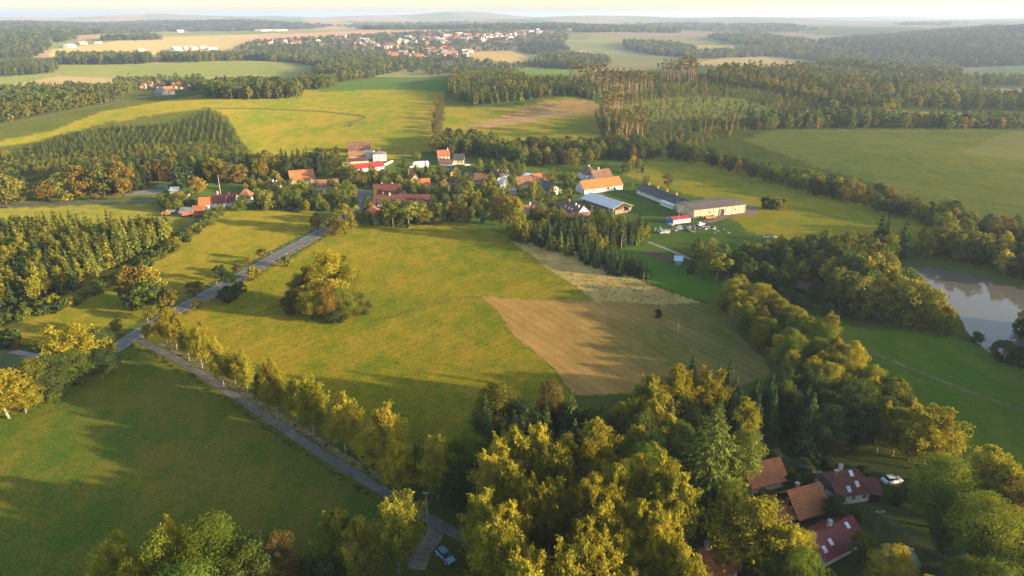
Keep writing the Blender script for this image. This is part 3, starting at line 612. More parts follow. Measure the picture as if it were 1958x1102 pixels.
MGY = M('grey_sheet', (.24, .22, .20), .6, .2, .3, stripe=(0, 1.2, .2)); MBL = M('pale_blue_sheet', (.36, .46, .58), .5, .1, .4); MGN = M('green_board', (.07, .16, .11), .7, .15, .5)
WW = M('white_plaster', (.70, .66, .60), .9, .1, .5); WC = M('cream_plaster', (.58, .47, .30), .9, .14, .5); WG = M('grey_plaster', (.38, .35, .31), .9, .2, .5); WB = M('pale_blue_plaster', (.40, .47, .60), .9, .12, .5)
WD = M('dark_boards', (.045, .030, .024), .85, .3, .8, stripe=(0, .3, .3)); WT = M('tan_boards', (.20, .13, .075), .85, .3, .6, stripe=(0, .3, .4)); WO = M('ochre_plaster', (.60, .36, .13), .9, .12, .5); WP = M('patchy_plaster', (.62, .44, .27), .9, .3, .35)
GL = M('dark_glass', (.035, .042, .05), .12, .1, 1, spec=.6); FR = M('window_frame', (.62, .60, .56), .6, .05, 2); BRK = M('chimney_brick', (.36, .15, .09), .9, .25, 3); CWH = M('chimney_plaster', (.60, .57, .52), .9, .12, 2); WOOD = M('weathered_wood', (.14, .10, .07), .9, .3, 2)
SKL = M('skylight_glass', (.50, .56, .64), .15, .05, 1, spec=.8); CONC = M('concrete', (.34, .31, .27), .9, .2, .6)
_mcache = {}
def cached(key, fn):
    if key not in _mcache: _mcache[key] = fn()
    return _mcache[key]
def window_mesh(w_, h_):
    def mk():
        b = MB(); t = .09
        b.box(-w_ / 2, w_ / 2, -.06, 0, 0, t); b.box(-w_ / 2, w_ / 2, -.06, 0, h_ - t, h_); b.box(-w_ / 2, -w_ / 2 + t, -.06, 0, t, h_ - t); b.box(w_ / 2 - t, w_ / 2, -.06, 0, t, h_ - t); b.box(-.03, .03, -.05, 0, t, h_ - t)
        return b.mesh('window', FR)
    return cached(('w', w_, h_), mk)
def pane_mesh(w_, h_): return cached(('p', w_, h_), lambda: MB().box(-w_ / 2 + .09, w_ / 2 - .09, -.03, 0, .09, h_ - .09).mesh('pane', GL))
def opening(root, face, s, z, w_, h_, L, W, name='window', mat=None):
    if face == 'f': loc, rz = ((s - .5) * L, -.012, z), 0
    elif face == 'b': loc, rz = ((.5 - s) * L, W + .012, z), math.pi
    elif face == 'r': loc, rz = (L / 2 + .012, s * W, z), math.pi / 2
    else: loc, rz = (-L / 2 - .012, (1 - s) * W, z), -math.pi / 2
    if name == 'window':
        o = link('window', window_mesh(w_, h_), root, loc, (0, 0, rz)); link('pane', pane_mesh(w_, h_), o)
    else: o = link(name, cached((name, w_, h_, mat.name), lambda: MB().box(-w_ / 2, w_ / 2, -.07, 0, 0, h_).mesh(name, mat)), root, loc, (0, 0, rz))
    return o
def frame_from(p0, p1):
    a, b = G(*p0), G(*p1); L = math.hypot(b.x - a.x, b.y - a.y); ang_ = math.atan2(b.y - a.y, b.x - a.x); return (a + b) / 2, L, ang_, min(a.z, b.z)
def roof_mesh(L, W, h, rh, roof, ridge, o, t=.16):
    b = MB()
    if roof == 'gable' and ridge == 'x':
        s = rh / (W / 2); zr = h + rh + .05; ze = h - o * s + .05
        b.slab([(-L / 2 - o, -o, ze), (L / 2 + o, -o, ze), (L / 2 + o, W / 2, zr), (-L / 2 - o, W / 2, zr)], t); b.slab([(-L / 2 - o, W / 2 + .002, zr), (L / 2 + o, W / 2 + .002, zr), (L / 2 + o, W + o, ze), (-L / 2 - o, W + o, ze)], t)
        b.box(-L / 2 - o - .02, L / 2 + o + .02, W / 2 - .16, W / 2 + .16, zr - .06, zr + .09)
    elif roof == 'gable':
        s = rh / (L / 2); zr = h + rh + .05; ze = h - o * s + .05
        b.slab([(-L / 2 - o, -o, ze), (0, -o, zr), (0, W + o, zr), (-L / 2 - o, W + o, ze)], t); b.slab([(.002, -o, zr), (L / 2 + o, -o, ze), (L / 2 + o, W + o, ze), (.002, W + o, zr)], t)
        b.box(-.16, .16, -o - .02, W + o + .02, zr - .06, zr + .09)
    elif roof in ('hip', 'pyramid', 'halfhip'):
        z0 = h - .12; k = min(L, W) / 2 if roof != 'halfhip' else W * .22; zr = h + rh
        if roof == 'pyramid': r0, r1 = -.25, .25
        else: r0, r1 = -L / 2 + k, L / 2 - k
        e = [(-L / 2 - o, -o, z0), (L / 2 + o, -o, z0), (L / 2 + o, W + o, z0), (-L / 2 - o, W + o, z0)]
        if roof == 'halfhip':
            q = .55; zg = z0 + (zr - z0) * q; y0 = -o + (W / 2 + o) * q; y1 = W + o - (W / 2 + o) * q
            V = e + [(r0, W / 2, zr), (r1, W / 2, zr), (-L / 2 - o, y0, zg), (-L / 2 - o, y1, zg), (L / 2 + o, y0, zg), (L / 2 + o, y1, zg)]
            b.add(V, [(0, 1, 8, 5, 4, 6), (2, 3, 7, 4, 5, 9), (6, 4, 7), (8, 9, 5), (3, 2, 1, 0), (0, 6, 7, 3), (1, 2, 9, 8)])
        else:
            V = e + [(r0, W / 2, zr), (r1, W / 2, zr)]; b.add(V, [(0, 1, 5, 4), (1, 2, 5), (2, 3, 4, 5), (3, 0, 4), (3, 2, 1, 0)])
    elif roof == 'mono': b.slab([(-L / 2 - o, -o, h + .05), (L / 2 + o, -o, h + .05), (L / 2 + o, W + o, h + rh + .05), (-L / 2 - o, W + o, h + rh + .05)], t)
    else: b.slab([(-L / 2 - o, -o, h + .1), (L / 2 + o, -o, h + .1), (L / 2 + o, W + o, h + .1), (-L / 2 - o, W + o, h + .1)], .2)
    return b
def wall_mesh(L, W, h, rh, roof, ridge):
    b = MB(); z0 = -1.2
    if roof == 'gable' and ridge == 'x':
        V = [(-L / 2, 0, z0), (L / 2, 0, z0), (L / 2, W, z0), (-L / 2, W, z0), (-L / 2, 0, h), (L / 2, 0, h), (L / 2, W, h), (-L / 2, W, h), (-L / 2, W / 2, h + rh - .1), (L / 2, W / 2, h + rh - .1)]
        b.add(V, [(0, 1, 5, 4), (2, 3, 7, 6), (1, 2, 6, 9, 5), (3, 0, 4, 8, 7), (4, 5, 9, 8), (6, 7, 8, 9), (3, 2, 1, 0)])
    elif roof == 'gable':
        V = [(-L / 2, 0, z0), (L / 2, 0, z0), (L / 2, W, z0), (-L / 2, W, z0), (-L / 2, 0, h), (L / 2, 0, h), (L / 2, W, h), (-L / 2, W, h), (0, 0, h + rh - .1), (0, W, h + rh - .1)]
        b.add(V, [(0, 1, 5, 8, 4), (1, 2, 6, 5), (2, 3, 7, 9, 6), (3, 0, 4, 7), (5, 6, 9, 8), (7, 4, 8, 9), (3, 2, 1, 0)])
    elif roof == 'halfhip':
        q = .5; zt = h + (rh) * q; y0 = W / 2 * q; y1 = W - y0
        V = [(-L / 2, 0, z0), (L / 2, 0, z0), (L / 2, W, z0), (-L / 2, W, z0), (-L / 2, 0, h - .15), (L / 2, 0, h - .15), (L / 2, W, h - .15), (-L / 2, W, h - .15), (-L / 2 + .0, y0, zt - .4), (-L / 2, y1, zt - .4), (L / 2, y0, zt - .4), (L / 2, y1, zt - .4)]
        b.add(V, [(0, 1, 5, 4), (2, 3, 7, 6), (1, 2, 6, 11, 10, 5), (3, 0, 4, 8, 9, 7), (4, 5, 10, 8), (6, 7, 9, 11), (8, 10, 11, 9), (3, 2, 1, 0)])
    elif roof == 'mono':
        V = [(-L / 2, 0, z0), (L / 2, 0, z0), (L / 2, W, z0), (-L / 2, W, z0), (-L / 2, 0, h - .12), (L / 2, 0, h - .12), (L / 2, W, h + rh - .12), (-L / 2, W, h + rh - .12)]
        b.add(V, [(0, 1, 5, 4), (1, 2, 6, 5), (2, 3, 7, 6), (3, 0, 4, 7), (4, 5, 6, 7), (3, 2, 1, 0)])
    else: b.box(-L / 2, L / 2, 0, W, z0, h - .13)
    return b
def chimney(root, x, y, z, mat=BRK, s=.6, hh=1.3):
    c = link('chimney', MB().box(-s / 2, s / 2, -s / 2, s / 2, -1.2, hh).mesh('chimney', mat), root, (x, y, z)); link('cap', MB().box(-s / 2 - .08, s / 2 + .08, -s / 2 - .08, s / 2 + .08, hh + .002, hh + .14).mesh('cap', CONC), c)
def roof_z(y, L, W, h, rh): return h + rh - abs(y - W / 2) / (W / 2) * rh
def house(name, label, cat, p0, p1, W, h, rh, roofm, wallm, roof='gable', ridge='x', o=.45, wins='', chim=(), sky=(), group=None, z=None, doors=()):
    c, L, a, zz = frame_from(p0, p1)
    if c.y > 250: h *= .93; rh *= .86
    root = thing(name, label, cat, (c.x, c.y, zz), a, group)
    if c.y < 700:
        for k_ in range(max(1, int(L / 5))):
            t_ = ((k_ + .5) / max(1, int(L / 5)) - .5) * L; AVOID.append((c.x + math.cos(a) * t_ - math.sin(a) * W / 2, c.y + math.sin(a) * t_ + math.cos(a) * W / 2, W / 2 + 2.2))
    link('wall', wall_mesh(L, W, h, rh, roof, ridge).mesh('wall', wallm), root); link('roof', roof_mesh(L, W, h, rh, roof, ridge, o).mesh('roof', roofm), root)
    for ch in wins.split():                    # f5 = five windows along the front
        n_, face = int(ch[1:]), ch[0]; wl = .9 if L < 26 else 1.1
        for i in range(n_):
            if (face, i) in doors: opening(root, face, (i + .5) / n_, 0, 1.1, 2.1, L, W, 'door', WD); continue
            opening(root, face, (i + .5) / n_, max(.9, h * .36) if face != 'u' else h + .3, wl, min(1.3, h * .42), L, W)
    if 'r' in wins and roof == 'gable' and ridge == 'x' and rh > 3: opening(root, 'r', .5, h + .5, .8, 1.0, L, W)
    if 'l' in wins and roof == 'gable' and ridge == 'x' and rh > 3: opening(root, 'l', .5, h + .5, .8, 1.0, L, W)
    if 'f' in wins and roof == 'gable' and ridge == 'y' and rh > 2.5: opening(root, 'f', .5, h + .4, .8, 1.0, L, W)
    for cx, cyf, cm in chim: chimney(root, cx * L, cyf * W, roof_z(cyf * W, L, W, h, rh), cm)
    for sx, sf in sky:                          # skylights on the front slope
        y_ = sf * W / 2; sl = math.atan2(rh, W / 2)
        k = link('skylight', cached('sky', lambda: MB().box(-.4, .4, -.6, .6, 0, .12).mesh('skylight', FR)), root, (sx * L, y_, h + rh * sf + .1), (sl, 0, 0)); link('pane', cached('skyp', lambda: MB().box(-.32, .32, -.52, .52, .122, .15).mesh('pane', SKL)), k)
    return root, L, a
# cottages at the lower right
house('cottage', 'low cottage with orange tiled roof half hidden by the huge pine', 'cottage', (1436, 946), (1502, 930), 6.4, 2.1, 2.8, TO, WC, wins='f5 r1', chim=[(-.02, .62, CWH), (-.47, .5, CWH)])
r_, L_, a_ = house('cottage', 'chalet with large orange roof and dark boarded gable', 'cottage', (1526, 1004), (1581, 988), 7, 2.1, 3.2, TO, WD, wins='f4 l2', chim=[(-.15, .6, BRK)], o=.6)
house('annexe', 'low orange roofed annexe at the left of the dark gabled chalet', 'outbuilding', (1464, 1000), (1506, 990), 4, 1.7, 1.1, TRU, WC, roof='gable', wins='f2 l1')
house('garage', 'small rust roofed lean to below the dark gabled chalet', 'shed', (1490, 1012), (1522, 1002), 2.6, 1.6, .9, TO, WT, roof='mono')
r_, L_, a_ = house('cottage', 'white walled cottage with maroon roof, skylights and pale blue gable', 'cottage', (1599, 968), (1660, 958), 7.2, 2.3, 3.2, TM, WW, roof='halfhip', wins='f3 r2', chim=[(-.05, .62, CWH), (-.36, .4, BRK)], sky=[(.18, .35), (-.12, .2), (.12, .8)])
link('blue_gable', MB().box(-.13, 0, .3, 6.9, -.5, 2.1).add([(-.13, .3, 2.1), (-.13, 6.9, 2.1), (-.13, 4.9, 3.6), (-.13, 2.3, 3.6)], [(3, 2, 1, 0)]).mesh('blue_gable', WB), r_, (-L_ / 2 - .02, 0, 0)); opening(r_, 'l', .5, 1.1, 1.0, 1.2, L_ + .3, 7.2)
house('veranda', 'small dark boarded veranda at the right of the maroon roofed cottage', 'outbuilding', (1662, 960), (1680, 962), 3.4, 2.1, 1.0, TM, WD, roof='mono')
house('cottage', 'cottage with dark red metal roof, white walls and skylights', 'cottage', (1574, 1086), (1650, 1046), 6.6, 2.1, 2.3, MDR, WW, wins='f5 r2 l2', chim=[(-.02, .55, CWH)], sky=[(-.22, .45), (.3, .75), (-.42, .3)])
house('cottage', 'orange roofed cottage cut by the bottom edge', 'cottage', (1352, 1124), (1408, 1106), 6.5, 2.2, 3.0, TO, WW, wins='f3', chim=[(-.25, .5, CWH)])
house('shed', 'small grey roofed shed in the trees at the bottom right', 'shed', (1722, 1104), (1750, 1098), 4, 2.3, 1.4, MGY, WG, wins='f1')
# farm group at the top of the village
house('farmhouse', 'white two storey farmhouse with low grey hip roof', 'farmhouse', (714, 309), (739, 308), 8, 5.0, 1.7, MGY, WW, roof='hip', wins='f3 r2', chim=[(0, .5, BRK)])
house('farmhouse_wing', 'white wing joined to the left of the two storey farmhouse', 'farmhouse', (695, 304), (713, 304), 7, 4.2, 1.5, MGY, WW, wins='f2')
house('barn', 'big brown roofed barn behind the two storey farmhouse', 'barn', (666, 293), (708, 291), 9, 3.6, 4.2, TBR, WT)
house('barn', 'ochre walled barn with tan roof left of the two storey farmhouse', 'barn', (668, 308), (696, 306), 7, 3, 3, TRU, WO, wins='f3')
house('stable', 'long open fronted shed with dull red roof', 'stable', (655, 318), (705, 315), 7, 2.9, .9, TD, WC, roof='mono', wins='f6')
house('stable', 'long low building with bright red roof and white wall', 'stable', (674, 331), (735, 325), 8, 2.8, 2.2, MRED, WW, wins='f6')
for (a0, a1) in (((733, 319), (752, 310)),): house('yard_wall', 'white wall stepping up right of the bright red roof', 'wall', a0, a1, .4, 1.8, .2, TO, WW, roof='flat', o=.08)
house('farmhouse', 'orange roofed main wing of the L shaped farmhouse', 'farmhouse', (838, 308), (860, 307), 8, 3.4, 3.8, TO, WW, wins='f3 l2', chim=[(.4, .5, CWH)])
house('farm_wing', 'low pinkish roofed front wing of the L shaped farmhouse', 'farmhouse', (841, 317), (866, 318), 5.5, 2.3, 1.8, TRU, WW, wins='f4 r1')
house('farm_wing', 'dark roofed white gabled right wing of the L shaped farmhouse', 'farmhouse', (867, 315), (886, 315), 10, 3.4, 3.6, SLT, WC, wins='f3 r2')
house('chalet', 'little chalet with ochre gable and maroon roof by the street', 'cottage', (862, 337), (881, 336), 8, 2.4, 3.6, TM, WO, ridge='y', wins='f2')
# village core
house('village_house', 'white gabled village house with orange roof at the street corner', 'house', (787, 355), (803, 354), 9, 3.4, 4, TO, WC, ridge='y', wins='f2 r2')
house('village_house', 'small bright orange roofed house below the street', 'house', (808, 364), (823, 363), 8, 2.8, 3.6, TB, WC, wins='f2')
house('village_house', 'rusty roofed house at the lower side of the street', 'house', (833, 371), (849, 372), 9, 3, 4, TRU, WC, ridge='y', wins='f2')
house('village_house', 'house with rusty roof hidden behind the big olive tree', 'house', (905, 352), (926, 353), 8, 3, 3.4, TRU, WG, wins='f2')
house('farmhouse', 'broad maroon roofed house with white gable beside the road bend', 'farmhouse', (714, 379), (764, 379), 9, 3.0, 4.6, TM, WW, wins='f6 r2', chim=[(-.2, .6, CWH), (.2, .6, CWH)])
house('porch', 'small orange roofed porch before the white gable', 'outbuilding', (766, 379), (776, 379), 3.4, 2.2, 1.5, TO, WW, ridge='y')
house('farm_range', 'very long dark red roofed farm range with white wall', 'farmhouse', (714, 398), (822, 398), 9, 2.8, 4.0, TD, WW, wins='f12', chim=[(-.22, .45, CWH), (-.34, .55, BRK)])
house('cottage', 'white house with orange pyramid roof at the meadow edge', 'house', (702, 423), (727, 422), 7.5, 3.8, 3.4, TB, WW, roof='pyramid', wins='f2 r2')
house('annexe', 'small maroon roof between pyramid roof and long range', 'outbuilding', (699, 399), (713, 399), 6, 2.4, 2, TD, WG)
house('barn', 'large orange roofed barn beside the dark wood', 'barn', (557, 354), (602, 351), 10, 3.2, 5.2, TO, WC, wins='f3 r1')
house('cottage', 'cream gabled cottage with maroon roof left of the orange barn', 'house', (508, 367), (527, 372), 6, 2.8, 3.4, TM, WC, wins='f2 r2', chim=[(-.1, .5, CWH), (.25, .5, CWH)])
house('barn', 'wide faded rust roofed barn right of the orange barn', 'barn', (606, 366), (648, 364), 9, 3, 3.2, TRU, WC, wins='f3')
house('shed', 'dark roofed shed below the faded rust barn', 'shed', (598, 377), (632, 377), 7, 2.6, 2, SLT, WG)
house('carport', 'lean to with pale blue sheet roof in front of the dark shed', 'shed', (597, 384), (626, 384), 5, 2.0, 1.1, MBL, WT, roof='mono')
# left farm
house('barn', 'small barn with bright orange roof and white gable at the left farm', 'barn', (382, 402), (401, 401), 7, 3, 3.2, TB, WW, wins='f2 r1')
house('shed', 'lowest orange roofed shed of the left farm', 'shed', (368, 409), (387, 409), 5, 2, 1.8, TO, WT)
house('farmhouse', 'maroon roofed farmhouse in the middle of the left farm', 'farmhouse', (404, 397), (430, 397), 8, 2.8, 4, TM, WW, wins='f3', chim=[(-.1, .5, CWH)])
house('farmhouse', 'second maroon roof with tall orange chimney at the left farm', 'farmhouse', (426, 395), (449, 395), 8, 2.8, 3.6, TM, WW, wins='f3', chim=[(-.05, .4, BRK)])
house('farmhouse', 'red orange pyramid roofed house at the left farm', 'farmhouse', (455, 390), (479, 390), 9, 3.4, 4.6, TRU, WW, roof='pyramid', wins='f2 r2')
house('shed', 'flat grey roofed shed at the left farm', 'shed', (343, 413), (367, 412), 6, 2.2, .7, MGY, WG, roof='mono')
house('shed', 'little white shed with dark roof behind the left farm', 'shed', (346, 381), (359, 381), 4, 2.3, 1.2, SLT, WW, wins='f1')
house('shed', 'green boarded shed by the gravel yard', 'shed', (298, 364), (315, 364), 4, 2.3, .3, MGN, MGN, roof='flat')
house('shed', 'pale roofed shed beside the green shed', 'shed', (325, 371), (338, 371), 5, 2.3, 1.3, MWH, WG)
# right part of the village
house('village_house', 'small house with pale grey roof and cream gable', 'house', (957, 362), (976, 361), 9, 2.7, 3, MWH, WC, ridge='y', wins='f2')
house('village_house', 'dark roofed house left of the pale grey roof', 'house', (933, 345), (951, 350), 8, 2.8, 3.2, SLT, WG, wins='f2', chim=[(0, .5, BRK)])
house('shed', 'flat grey shed below the pale grey roof', 'shed', (958, 374), (987, 373), 7, 2.3, .6, MGY, WG, roof='mono')
house('shed', 'pale metal roofed shed above the rust roofed barn', 'shed', (996, 347), (1015, 349), 7, 2.8, 1.2, MWH, WG, roof='mono')
house('shed', 'small pale roofed garden shed at the upper village edge', 'shed', (962, 337), (974, 336), 4, 2.3, .6, MWH, WG, roof='mono')
house('barn', 'rust roofed barn with pinkish gable in the middle of the village', 'barn', (990, 361), (1019, 359), 8.5, 3, 3.6, TRU, WP, wins='l1 f2')
house('barn', 'orange roofed barn behind the slate roofed one', 'barn', (1022, 354), (1048, 350), 8, 3, 3, TO, WP)
house('barn', 'long barn with dark slate roof and white wall', 'barn', (1026, 362), (1050, 374), 8, 2.6, 3.2, SLT, WW, wins='f4')
house('stable', 'long white building with vivid orange roof and a row of small windows', 'stable', (1117.5, 372), (1190, 362), 9, 3.1, 4.2, TB, WW, wins='f12 l1', doors=[('f', 9)])
house('farmhouse', 'large brown roofed farmhouse behind the vivid orange roof', 'farmhouse', (1121, 348), (1148, 346), 12, 4.2, 4.6, TBR, WW, roof='hip', wins='f3 l2', chim=[(0, .6, CWH)])
house('farm_wing', 'brown roofed right wing with white gable of the large farmhouse', 'farmhouse', (1138, 350), (1171, 346), 9, 2.8, 4.6, TBR, WW, wins='f3 r1', chim=[(-.1, .5, CWH)])
house('farmhouse', 'brown roofed house with blue white wall above the conifer hedge', 'farmhouse', (1063, 412), (1101, 422), 10, 3.0, 4.4, TBR, WB, wins='f4 r2', chim=[(-.2, .5, BRK), (.2, .4, CWH), (.38, .35, CWH)], sky=[(-.2, .5), (0, .45), (.15, .4)])
house('annexe', 'low rusty roofed annexe in front of the brown roofed house', 'outbuilding', (1076, 427), (1128, 422), 5, 2.2, 2, TRU, WG, wins='f3')
house('bungalow', 'low bungalow with tan roof left of the brown roofed house', 'house', (1008, 413), (1042, 408), 9, 3.0, 1.4, TRU, WC, wins='f3 l1', chim=[(-.1, .5, CWH)])
r_, L_, a_ = house('cowshed', 'very long dark roofed cowshed with red ridge vents', 'cowshed', (1217, 370), (1300, 403), 11, 2.7, 2.4, SLT, WW, wins='f16')
for k in range(4): link('vent', MB().box(-.6, .6, -.5, .5, -.2, 1.1).mesh('vent', BRK), r_, ((-.42 + k * .21) * L_, 5.5, 5.1))
house('cowshed_annexe', 'white roofed lean to along the middle of the cowshed', 'outbuilding', (1262, 392), (1287, 401), 3.2, 2.2, .5, MWH, WW, roof='mono', wins='f4')
r_, L_, a_ = house('big_barn', 'huge barn with nearly flat brown roof and sunlit plaster bays', 'barn', (1326, 419), (1424, 407), 15, 4.8, 1.0, M('barn_felt', (.125, .095, .080), .8, .2, .3), WP, o=.5)
for k in range(9): link('pier', MB().box(-.2, .2, -.14, 0, -1, 4.5).mesh('pier', WG), r_, ((-.5 + k / 8) * (L_ - .4), -.01, 0))
opening(r_, 'f', .53, 0, 3.4, 3.3, L_, 15, 'gate', WD); opening(r_, 'f', .30, 1.8, 1.4, 1.2, L_, 15); opening(r_, 'f', .8, 1.8, 1.4, 1.2, L_, 15)
house('site_hut', 'white hut with red roof beside the big barn', 'hut', (1288, 429), (1320, 425), 3, 2.3, .6, MRED, WW, roof='mono', wins='f3')
house('container', 'bright blue container left of the white hut', 'container', (1273, 427), (1287, 428), 3, 2.3, .2, M('blue_sheet', (.05, .20, .42), .5, .1, .5, stripe=(0, .5, .3)), M('blue_sheet', (0, 0, 0)), roof='flat', o=.02)
house('hut', 'little red roofed garden hut in the shaded orchard', 'hut', (1521, 559), (1540, 564), 4.5, 2.2, 1.3, TD, WD)
house('hut', 'pale roofed garden hut under the trees left of the gardens', 'hut', (1290, 507), (1303, 508), 4, 2.0, .7, MBL, WG, roof='mono')
house('house', 'lone rust roofed house lost in the wooded valley', 'house', (1538, 226), (1547, 226), 8, 6, 5, TRU, WC, ridge='y')
# open hay barn
c, L, a, zz = frame_from((1113, 391), (1172, 411)); W_ = 11.5
root = thing('hay_barn', 'open sided hay barn with long white metal roof', 'barn', (c.x, c.y, zz), a)
link('roof', roof_mesh(L, W_, 3.4, 2.1, 'gable', 'x', .7, .12).mesh('roof', MWH), root)
for i in range(9):
    for y_ in (0, W_): link('post', cached('hpost', lambda: MB().box(-.14, .14, -.14, .14, -.8, 3.25).mesh('post', CONC)), root, ((i / 8 - .5) * L, y_, 0))
for sx in (-1, 1):
    link('gable_boards', MB().add([(0, 0, 3.3), (0, W_, 3.3), (0, W_ / 2, 5.3), (.08, 0, 3.3), (.08, W_, 3.3), (.08, W_ / 2, 5.3)], [(0, 2, 1), (3, 4, 5), (0, 1, 4, 3), (1, 2, 5, 4), (2, 0, 3, 5)]).mesh('gable_boards', WD), root, (sx * (L / 2 - .1), 0, 0))
hay = M('straw_bales', (.30, .22, .13), .95, .35, 1.4); rnd = random.Random(3)
b = MB()
for i in range(int(L / 1.5)):
    for j in range(6):
        for k in range(rnd.choice((1, 2, 2))):
            x_, y_ = -L / 2 + 1 + i * 1.5, 1.1 + j * 1.75; b.box(x_, x_ + 1.4, y_, y_ + 1.6, -.3 + k * 1.32, 1.0 + k * 1.32)
o = link('straw_bales', b.mesh('straw_bales', hay), None, (c.x, c.y, zz), (0, 0, a)); o['kind'] = 'stuff'; o['label'] = 'stacked straw bales filling the hay barn'
# white wrapped bales
c, L, a, zz = frame_from((786, 323), (817, 321)); wrap = M('bale_wrap', (.72, .70, .70), .4, .06, 2)
bm_ = MB().tube([(0, 0, 0), (0, 1.25, 0)], .68, 12).mesh('wrapped_bale', wrap, True); n_b = max(10, int(L / 1.4)); q0 = G(783, 322); q1 = G(818, 320)
for row in range(5):
    for i in range(n_b):
        for lay in range(2 if 0 < i < n_b - 1 else 1):
            t = (i + .5 + lay * .5) / n_b; p = q0.lerp(q1, min(t, 1)); p = Vector((p.x, p.y + row * 1.9, 0)); p.z = float(Hh(p.x, p.y)) + .66 + lay * 1.18
            o = link('wrapped_bale', bm_, None, p, (0, 0, rnd.gauss(0, .05))); tag(o, 'white wrapped hay bale in the stack on the farm lawn' if not lay else 'white wrapped hay bale in the upper layer of the stack', 'hay bale', 'white wrapped bales by the farm')
# far hamlet and farms beyond the hill
for (a0, a1, W, h, rh, rm, wm, lb) in [
 ((318, 182), (335, 181), 9, 5, 5, TB, WW, 'bright white house with orange roof in the far hamlet'), ((296, 183), (312, 183), 9, 4, 4, MGY, WG, 'grey roofed house left of the bright white one in the far hamlet'),
 ((232, 169), (250, 168), 9, 4, 4, TM, WP, 'maroon roofed barn at the left of the far hamlet'), ((268, 171), (277, 171), 9, 5, 4, TRU, WP, 'brown gabled house in the far hamlet'), ((281, 168), (290, 168), 9, 5, 4, TRU, WP, 'second brown gabled house in the far hamlet'),
 ((300, 170), (318, 169), 9, 4, 4, TRU, WP, 'long rusty roof behind the bright white house'), ((336, 172), (350, 170), 9, 5, 5, TO, WC, 'orange roofed house right of the bright white one'), ((352, 168), (366, 166), 9, 5, 4, TBR, WC, 'brown roofed barn near the right of the far hamlet'), ((378, 163), (394, 162), 9, 5, 4, TM, WP, 'maroon roof at the right end of the far hamlet'),
 ((131, 92), (146, 91), 16, 7, 4, MWH, WW, 'larger white farm shed in the distant left fields'), ((154, 86), (168, 85), 16, 6, 3, MWH, WC, 'cream farm shed beyond the larger white one'), ((181, 84), (191, 84), 14, 5, 2, MWH, WW, 'small white shed alone in the straw coloured field'),
 ((334, 98), (348, 97), 18, 9, 4, MWH, WW, 'tallest white works building on the distant plain'), ((354, 95), (366, 94), 18, 6, 2, MWH, WW, 'first white hall right of the works building'), ((368, 95), (380, 94), 18, 6, 2, MWH, WW, 'second white hall right of the works building'), ((384, 94), (396, 93), 18, 7, 2, MWH, WC, 'third pale hall of the distant works'), ((400, 96), (416, 95), 18, 6, 2, MWH, WW, 'rightmost white hall of the distant works'), ((266, 99), (280, 98), 12, 5, 2, MWH, WC, 'low pale shed beside the lone dark tree on the plain'),
 ((340, 62), (352, 62), 30, 10, 4, MWH, WW, 'white farm hall near the skyline'), ((333, 60), (338, 60), 30, 9, 4, MWH, WW, 'small white hall near the skyline'), ((500, 60), (521, 59), 40, 9, 4, TD, WW, 'long red roofed hall near the skyline'), ((530, 60), (550, 59), 40, 7, 3, MWH, WC, 'long pale hall near the skyline right of the red roof'), ((307, 107), (313, 107), 8, 5, 3, TRU, WW, 'tiny white cottage on the tan slope')]:
    house('far_building', lb, 'building', a0, a1, W, h, rh, rm, wm)
house('manor_house', 'large yellow manor with dark roof in the town', 'manor', (760, 85), (785, 84), 16, 11, 6, MGY, M('yellow_plaster', (.70, .52, .20), .9, .1, .4), roof='hip', wins='f9')
# the town on the far hillside: simple houses, each its own thing
hv = []
for k, (Lh, Wh, hh, rr_) in enumerate(((12, 9, 5, 5), (15, 10, 5, 4.5), (10, 10, 6, 5), (20, 10, 5, 4))):
    hv.append((wall_mesh(Lh, Wh, hh, rr_, 'gable', 'x').mesh('wall', WW), roof_mesh(Lh, Wh, hh, rr_, 'gable', 'x', .5).mesh('roof', TO)))
rt = random.Random(12)
town = [(700, 86, 40, 7, 16), (742, 92, 26, 5, 14), (790, 80, 30, 6, 10), (838, 78, 30, 7, 20), (880, 72, 40, 7, 20), (925, 74, 38, 7, 34), (965, 72, 40, 8, 38), (1010, 66, 32, 5, 18), (1040, 64, 26, 4, 8), (765, 107, 34, 5, 22), (800, 113, 26, 4, 10), (835, 100, 26, 6, 18), (862, 106, 34, 5, 20), (890, 101, 20, 4, 8), (650, 72, 14, 3, 4), (560, 82, 60, 6, 10), (1100, 60, 20, 3, 3)]
tcol = [(TO, 'orange'), (TRU, 'rusty'), (TM, 'dark red'), (TBR, 'brown'), (MWH, 'pale grey'), (TO, 'orange')]
for (cu, cv, ru, rv, nn_) in town:
    for _ in range(int(nn_ * 1.1)):
        u, v = cu + rt.gauss(0, ru * .42), cv + rt.gauss(0, rv * .42); P = G(u, v); wm_, rm_ = rt.choice(hv); mt_, cn = rt.choice(tcol); wl = rt.choice((WW, WW, WW, WC, WP)); s = rt.uniform(.85, 1.25)
        where = 'on the left slopes of the distant town' if u < 770 and v < 98 else 'in the lower estate of the distant town' if v >= 98 else 'in the dense centre of the distant town'
        t = thing('town_house', f'{"white" if wl is WW else "cream"} house with {cn} roof {where}', 'house', P, rt.choice((0, .3, -.4, 1.5, 1.2)) + rt.gauss(0, .15), 'houses of the distant town'); t.scale = (s, s, s)
        for nm, me_, mm in (('wall', wm_, wl), ('roof', rm_, mt_)):
            c_ = link(nm, me_, t); c_.material_slots[0].link = 'OBJECT'; c_.material_slots[0].material = mm

